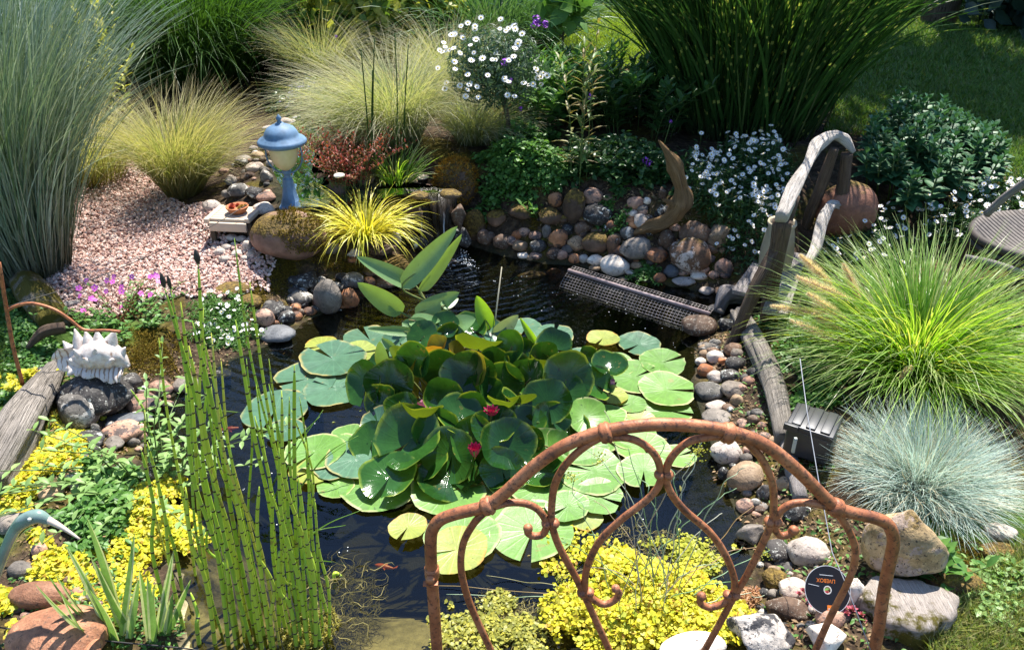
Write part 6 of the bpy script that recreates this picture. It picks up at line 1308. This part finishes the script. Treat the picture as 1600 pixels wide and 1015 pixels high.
# black plastic box
bx = T(1270, 690); bc = W(1272, 662, bx[1]-.06); BLK = plain('black_plastic', (.022, .022, .027), .38, nz=.2, spec=.6, bmp=.05); bb = thing('bait_box', 'black plastic box beside the log between fountain grass and blue fescue', 'box', [bc[0], bc[1], H(bc[0], bc[1])])
rz = R_(-32); a = A(); box(a, bc+[0, 0, -.045], (.125, .115, .09), rz); obj('body', a, BLK, bb); a = A(); box(a, bc+[0, 0, .006], (.132, .122, .018), rz, bev=.2)
cs, sn = math.cos(rz), math.sin(rz)
for t in (-.04, 0, .04): box(a, bc+[t*cs, t*sn, .018], (.026, .11, .006), rz, bev=.3)
obj('lid', a, BLK, bb); a = A(); box(a, bc+[-.045*cs-.05*sn*-1-.012, -.045*sn-.062*cs, .0]+np.array([0, 0, .01]), (.04, .014, .02), rz); obj('latch', a, BLK, bb)
a = A(); q = W(1241, 695, bc[1]-.09); box(a, q, (.008, .008, .05)); tag(obj('plant_label', a, plain('grey_plastic', (.35, .36, .33), .5)), 'small grey plastic tag standing in front of the black box', 'tag')
# mesh guard
g0, g1 = G(888, 424, .045), G(1108, 492, .045); mg = thing('mesh_guard', 'long wire mesh guard lying in the water at the back of the pond', 'mesh guard', [(g0[0]+g1[0])/2, (g0[1]+g1[1])/2, 0])
GAL = plain('galvanised_wire', (.20, .18, .17), .5, .5, nz=.4); a = A(); u = (g1-g0); Lg = np.linalg.norm(u); u /= Lg; w = np.array([u[1], -u[0], 0]); 
def arc(s, t): th = t*1.25; return g0+u*s+w*(.075*math.sin(th))+np.array([0, 0, .028*math.cos(th)-.028])-np.array([0, 0, t*.035])
for i in range(47): tube(a, [arc(Lg*i/46, t) for t in np.linspace(-.45, 1.15, 7)], .0011, 4, cap=False)
for t in np.linspace(-.45, 1.15, 12): tube(a, [arc(s, t) for s in np.linspace(0, Lg, 10)], .0011, 4, cap=False)
obj('wire_mesh', a, GAL, mg); a = A(); tube(a, [g0+[0, 0, .006], (g0+g1)/2+[0, 0, .004], g1+[0, 0, .006]], .0085, 6); obj('edge_strip', a, plain('mauve_grey_strip', (.26, .20, .20), .6), mg)
# heron
HER = plain('glazed_green_ceramic', (.17, .25, .22), .22, nz=.45, sc=14, spec=.6, bmp=.05); YH = 1.28
h0 = W(-40, 1010, YH); h0[2] = 0.05; hr = thing('heron_figure', 'glazed green heron with long pale beak, cut off by the left edge', 'garden figure', h0)
hp = [W(-70, 1080, YH), W(-45, 1010, YH), W(-18, 930, YH), W(-2, 885, YH), W(12, 850, YH), W(24, 827, YH), W(38, 813, YH), W(58, 806, YH), W(74, 812, YH), W(82, 816, YH)]
a = A(); tube(a, catmull(hp, 5), np.interp(np.linspace(0, 1, 46), np.linspace(0, 1, 10), np.array([30, 18, 10.5, 9.5, 9.5, 10.5, 13.5, 13, 8.5, 6])*.0012), 18); ball(a, W(-95, 1120, YH), (.09, .06, .06), 3); obj('body', a, HER, hr)
a = A(); tube(a, catmull([W(74, 811, YH), W(98, 824, YH-.01), W(125, 842, YH-.02)], 5), np.linspace(.0085, .002, 11), 12); obj('beak', a, plain('pinkish_cream_glaze', (.58, .47, .38), .25, nz=.1, spec=.6), hr)
a = A(); ball(a, W(46, 811, YH-.018), .0042, 2); obj('eye', a, plain('pale_glaze', (.55, .58, .52), .2), hr)
a = A(); q = W(-95, 1120, YH); tube(a, [q, [q[0], q[1], .02]], .008, 8); obj('leg', a, RUST, hr)
# clay ornament, lower left
ca = W(80, 975, 1.20); ac = A(); V, F = rock_geo(501, .105, .08, .065, 4, .05); ac.add(V+ca+[0, .0, -.05], F)
cl = obj('clay_ornament', ac, RM['clay']); tag(cl, 'big terracotta-coloured clay ornament with scalloped edge in the lower left corner', 'ornament')
for i in range(9):
    th = -.9+i*.25; ac = A(); V, F = rock_geo(510+i, .018, .04, .016, 3, .06); ac.add(V+ca+[.02+.085*math.cos(th)*.9, -.03-.03*math.sin(th+.6), -.03-.06*(1-math.cos(th-.1))-.012*i*.3], F); obj('scallop', ac, RM['clay'], cl)
ac = A(); V, F = rock_geo(530, .075, .035, .03, 3, .05); ac.add(V+W(62, 930, 1.32), F); obj('upper_fold', ac, RM['clay'], cl)
tag(obj('clay_fragment', A().add(rock_geo(540, .018, .012, .016, 3, .1, 1.)[0]+W(1384, 1004, 1.24)*[1, 1, 1], ico(3)[1]), TER), 'small terracotta fragment on the log slice', 'shard')
tag(obj('terracotta_shard', A().add(rock_geo(541, .02, .012, .012, 3, .05, 1.)[0]+T(1126, 574)+[0, 0, .03], ico(3)[1]), TER), 'curved terracotta shard among the pebbles of the right shore', 'shard')
# rusty plant hoop at the left edge
a = A(); Yh = 2.15; tube(a, catmull([W(-2, 410, Yh), W(8, 470, Yh), W(20, 540, Yh), W(36, 602, Yh)], 5), .006, 8); hoop = thing('iron_hoop', 'thin rusty iron rod with a curved side bar at the left edge', 'plant support', W(36, 602, Yh)); obj('rod', a, RUST, hoop)
a = A(); tube(a, catmull([W(9, 486, Yh), W(28, 477, Yh), W(52, 474, Yh), W(84, 483, Yh), (W(108, 498, Yh)), W(131, 515, Yh), W(165, 516, Yh), W(188, 518, Yh)], 5), .005, 8); obj('curved_bar', a, RUST, hoop)
WIRE = plain('black_wire', (.02, .018, .018), .5)
a = A(); p = [W(9, 480, 2.15), W(150, 434, 2.45), W(310, 364, 3.0), W(392, 316, 3.3)]; tube(a, catmull(p, 6), .0016, 5); tag(obj('wire', a, WIRE), 'thin black wire stretched across the gravel path from the rusty rod', 'wire')
a = A(); p = [W(-40, 974, 1.2), W(60, 988, 1.2), W(180, 1002, 1.2), W(300, 1014, 1.2), W(360, 1030, 1.2)]; tube(a, catmull(p, 6), .0018, 5); tag(obj('wire', a, WIRE), 'thin black wire crossing the lower left corner in front of the clay ornament', 'wire')
a = A(); pts = [(1250,560,1.75),(1261,643,1.6),(1279,750,1.42),(1290,808,1.34),(1300,862,1.27),(1320,908,1.2),(1336,950,1.16),(1362,1020,1.12)]; tube(a, [W(*q) for q in pts], .0011, 5)
tag(obj('cord', a, plain('clear_grey_cord', (.26, .27, .30), .35)), 'thin grey cord running down past the black box to the hanging disc', 'cord')
# shiny disc
dc = W(1293, 921, 1.30); face = np.array([-.12, -.78, .62]); face /= np.linalg.norm(face); dk = thing('compact_disc', 'black compact disc with orange lettering and orange square, hanging upside down on the cord', 'disc', dc)
rt = np.array([1, 0, .05]); rt -= (rt@face)*face; rt /= np.linalg.norm(rt); upv = np.cross(face, rt); B = np.stack([rt, upv, face], -1)
n = 56; an = np.arange(n)*2*PI/n; rD = .0535
def ringmesh(r0, r1, z0, z1): 
    V = [(r*math.cos(t), r*math.sin(t), z) for r, z in ((r0, z0), (r1, z0), (r1, z1), (r0, z1)) for t in an]; F = [(k*n+j, k*n+(j+1) % n, ((k+1) % 4)*n+(j+1) % n, ((k+1) % 4)*n+j) for k in range(4) for j in range(n)]; return np.array(V), np.array(F)
V, F = ringmesh(.0075, rD, -.0006, .0006); V2 = V*[.93, 1, 1]; obj('disc', A().add(V2@B.T+dc, F), plain('black_print', (.012, .011, .012), .3, nz=.1, bmp=0), dk, smooth=False)
V, F = ringmesh(rD, rD+.0012, -.0006, .0006); obj('rim', A().add((V*[.93, 1, 1])@B.T+dc, F), plain('clear_rim', (.62, .62, .62), .15), dk, smooth=False)
V, F = ringmesh(.0075, .0095, -.0007, .0009); obj('hub', A().add((V*[.93, 1, 1])@B.T+dc, F), plain('silver_hub', (.65, .62, .58), .2), dk, smooth=False)
ORA = plain('orange_print', (.80, .20, .02), .5, nz=0, bmp=0); WHT = plain('white_print', (.65, .65, .65), .5, nz=0, bmp=0)
def text(s, size, pos, rot, m, name, sx=1.):
    cu = bpy.data.curves.new('t', 'FONT'); cu.body = s; cu.size = size; cu.extrude = .00012; cu.align_x = 'CENTER'; cu.align_y = 'CENTER'; o = bpy.data.objects.new('t', cu); C.objects.link(o)
    me = bpy.data.meshes.new_from_object(o.evaluated_get(bpy.context.evaluated_depsgraph_get())); bpy.data.objects.remove(o); bpy.data.curves.remove(cu)
    M = Matrix(B.tolist()) @ Matrix.Rotation(rot, 3, 'Z'); Ml = M.to_4x4(); Ml.translation = Vector((B@np.array([pos[0], pos[1], .0009])).tolist()); me.transform(Ml @ Matrix.Diagonal((sx, 1, 1, 1))); me.materials.clear(); me.materials.append(m)
    o = bpy.data.objects.new(name, me); C.objects.link(o); o.parent = dk; ORG[o.name] = dc; return o
text('LIVEBOX', .0125, (-.002, .021), PI-.12, ORA, 'lettering', .85)
def strip(x, y, w, h, m, name, r=0, z=.0009):
    cs, sn = math.cos(r), math.sin(r); V = np.array([(dx*w/2*cs-dy*h/2*sn+x, dx*w/2*sn+dy*h/2*cs+y, z+q) for q in (0, .0002) for dx, dy in ((-1,-1),(1,-1),(1,1),(-1,1))]); obj(name, A().add(V@B.T+dc, np.array([[4,5,6,7],[0,1,5,4],[1,2,6,5],[2,3,7,6],[3,0,4,7]])), m, dk, smooth=False)
strip(.0, .033, .030, .0012, WHT, 'fine_print', -.12); strip(-.030, .012, .024, .0011, WHT, 'fine_print', -.25); strip(.002, -.040, .013, .012, ORA, 'orange_square', -.1); strip(.002, -.042, .009, .0016, WHT, 'fine_print', -.1, .0013)
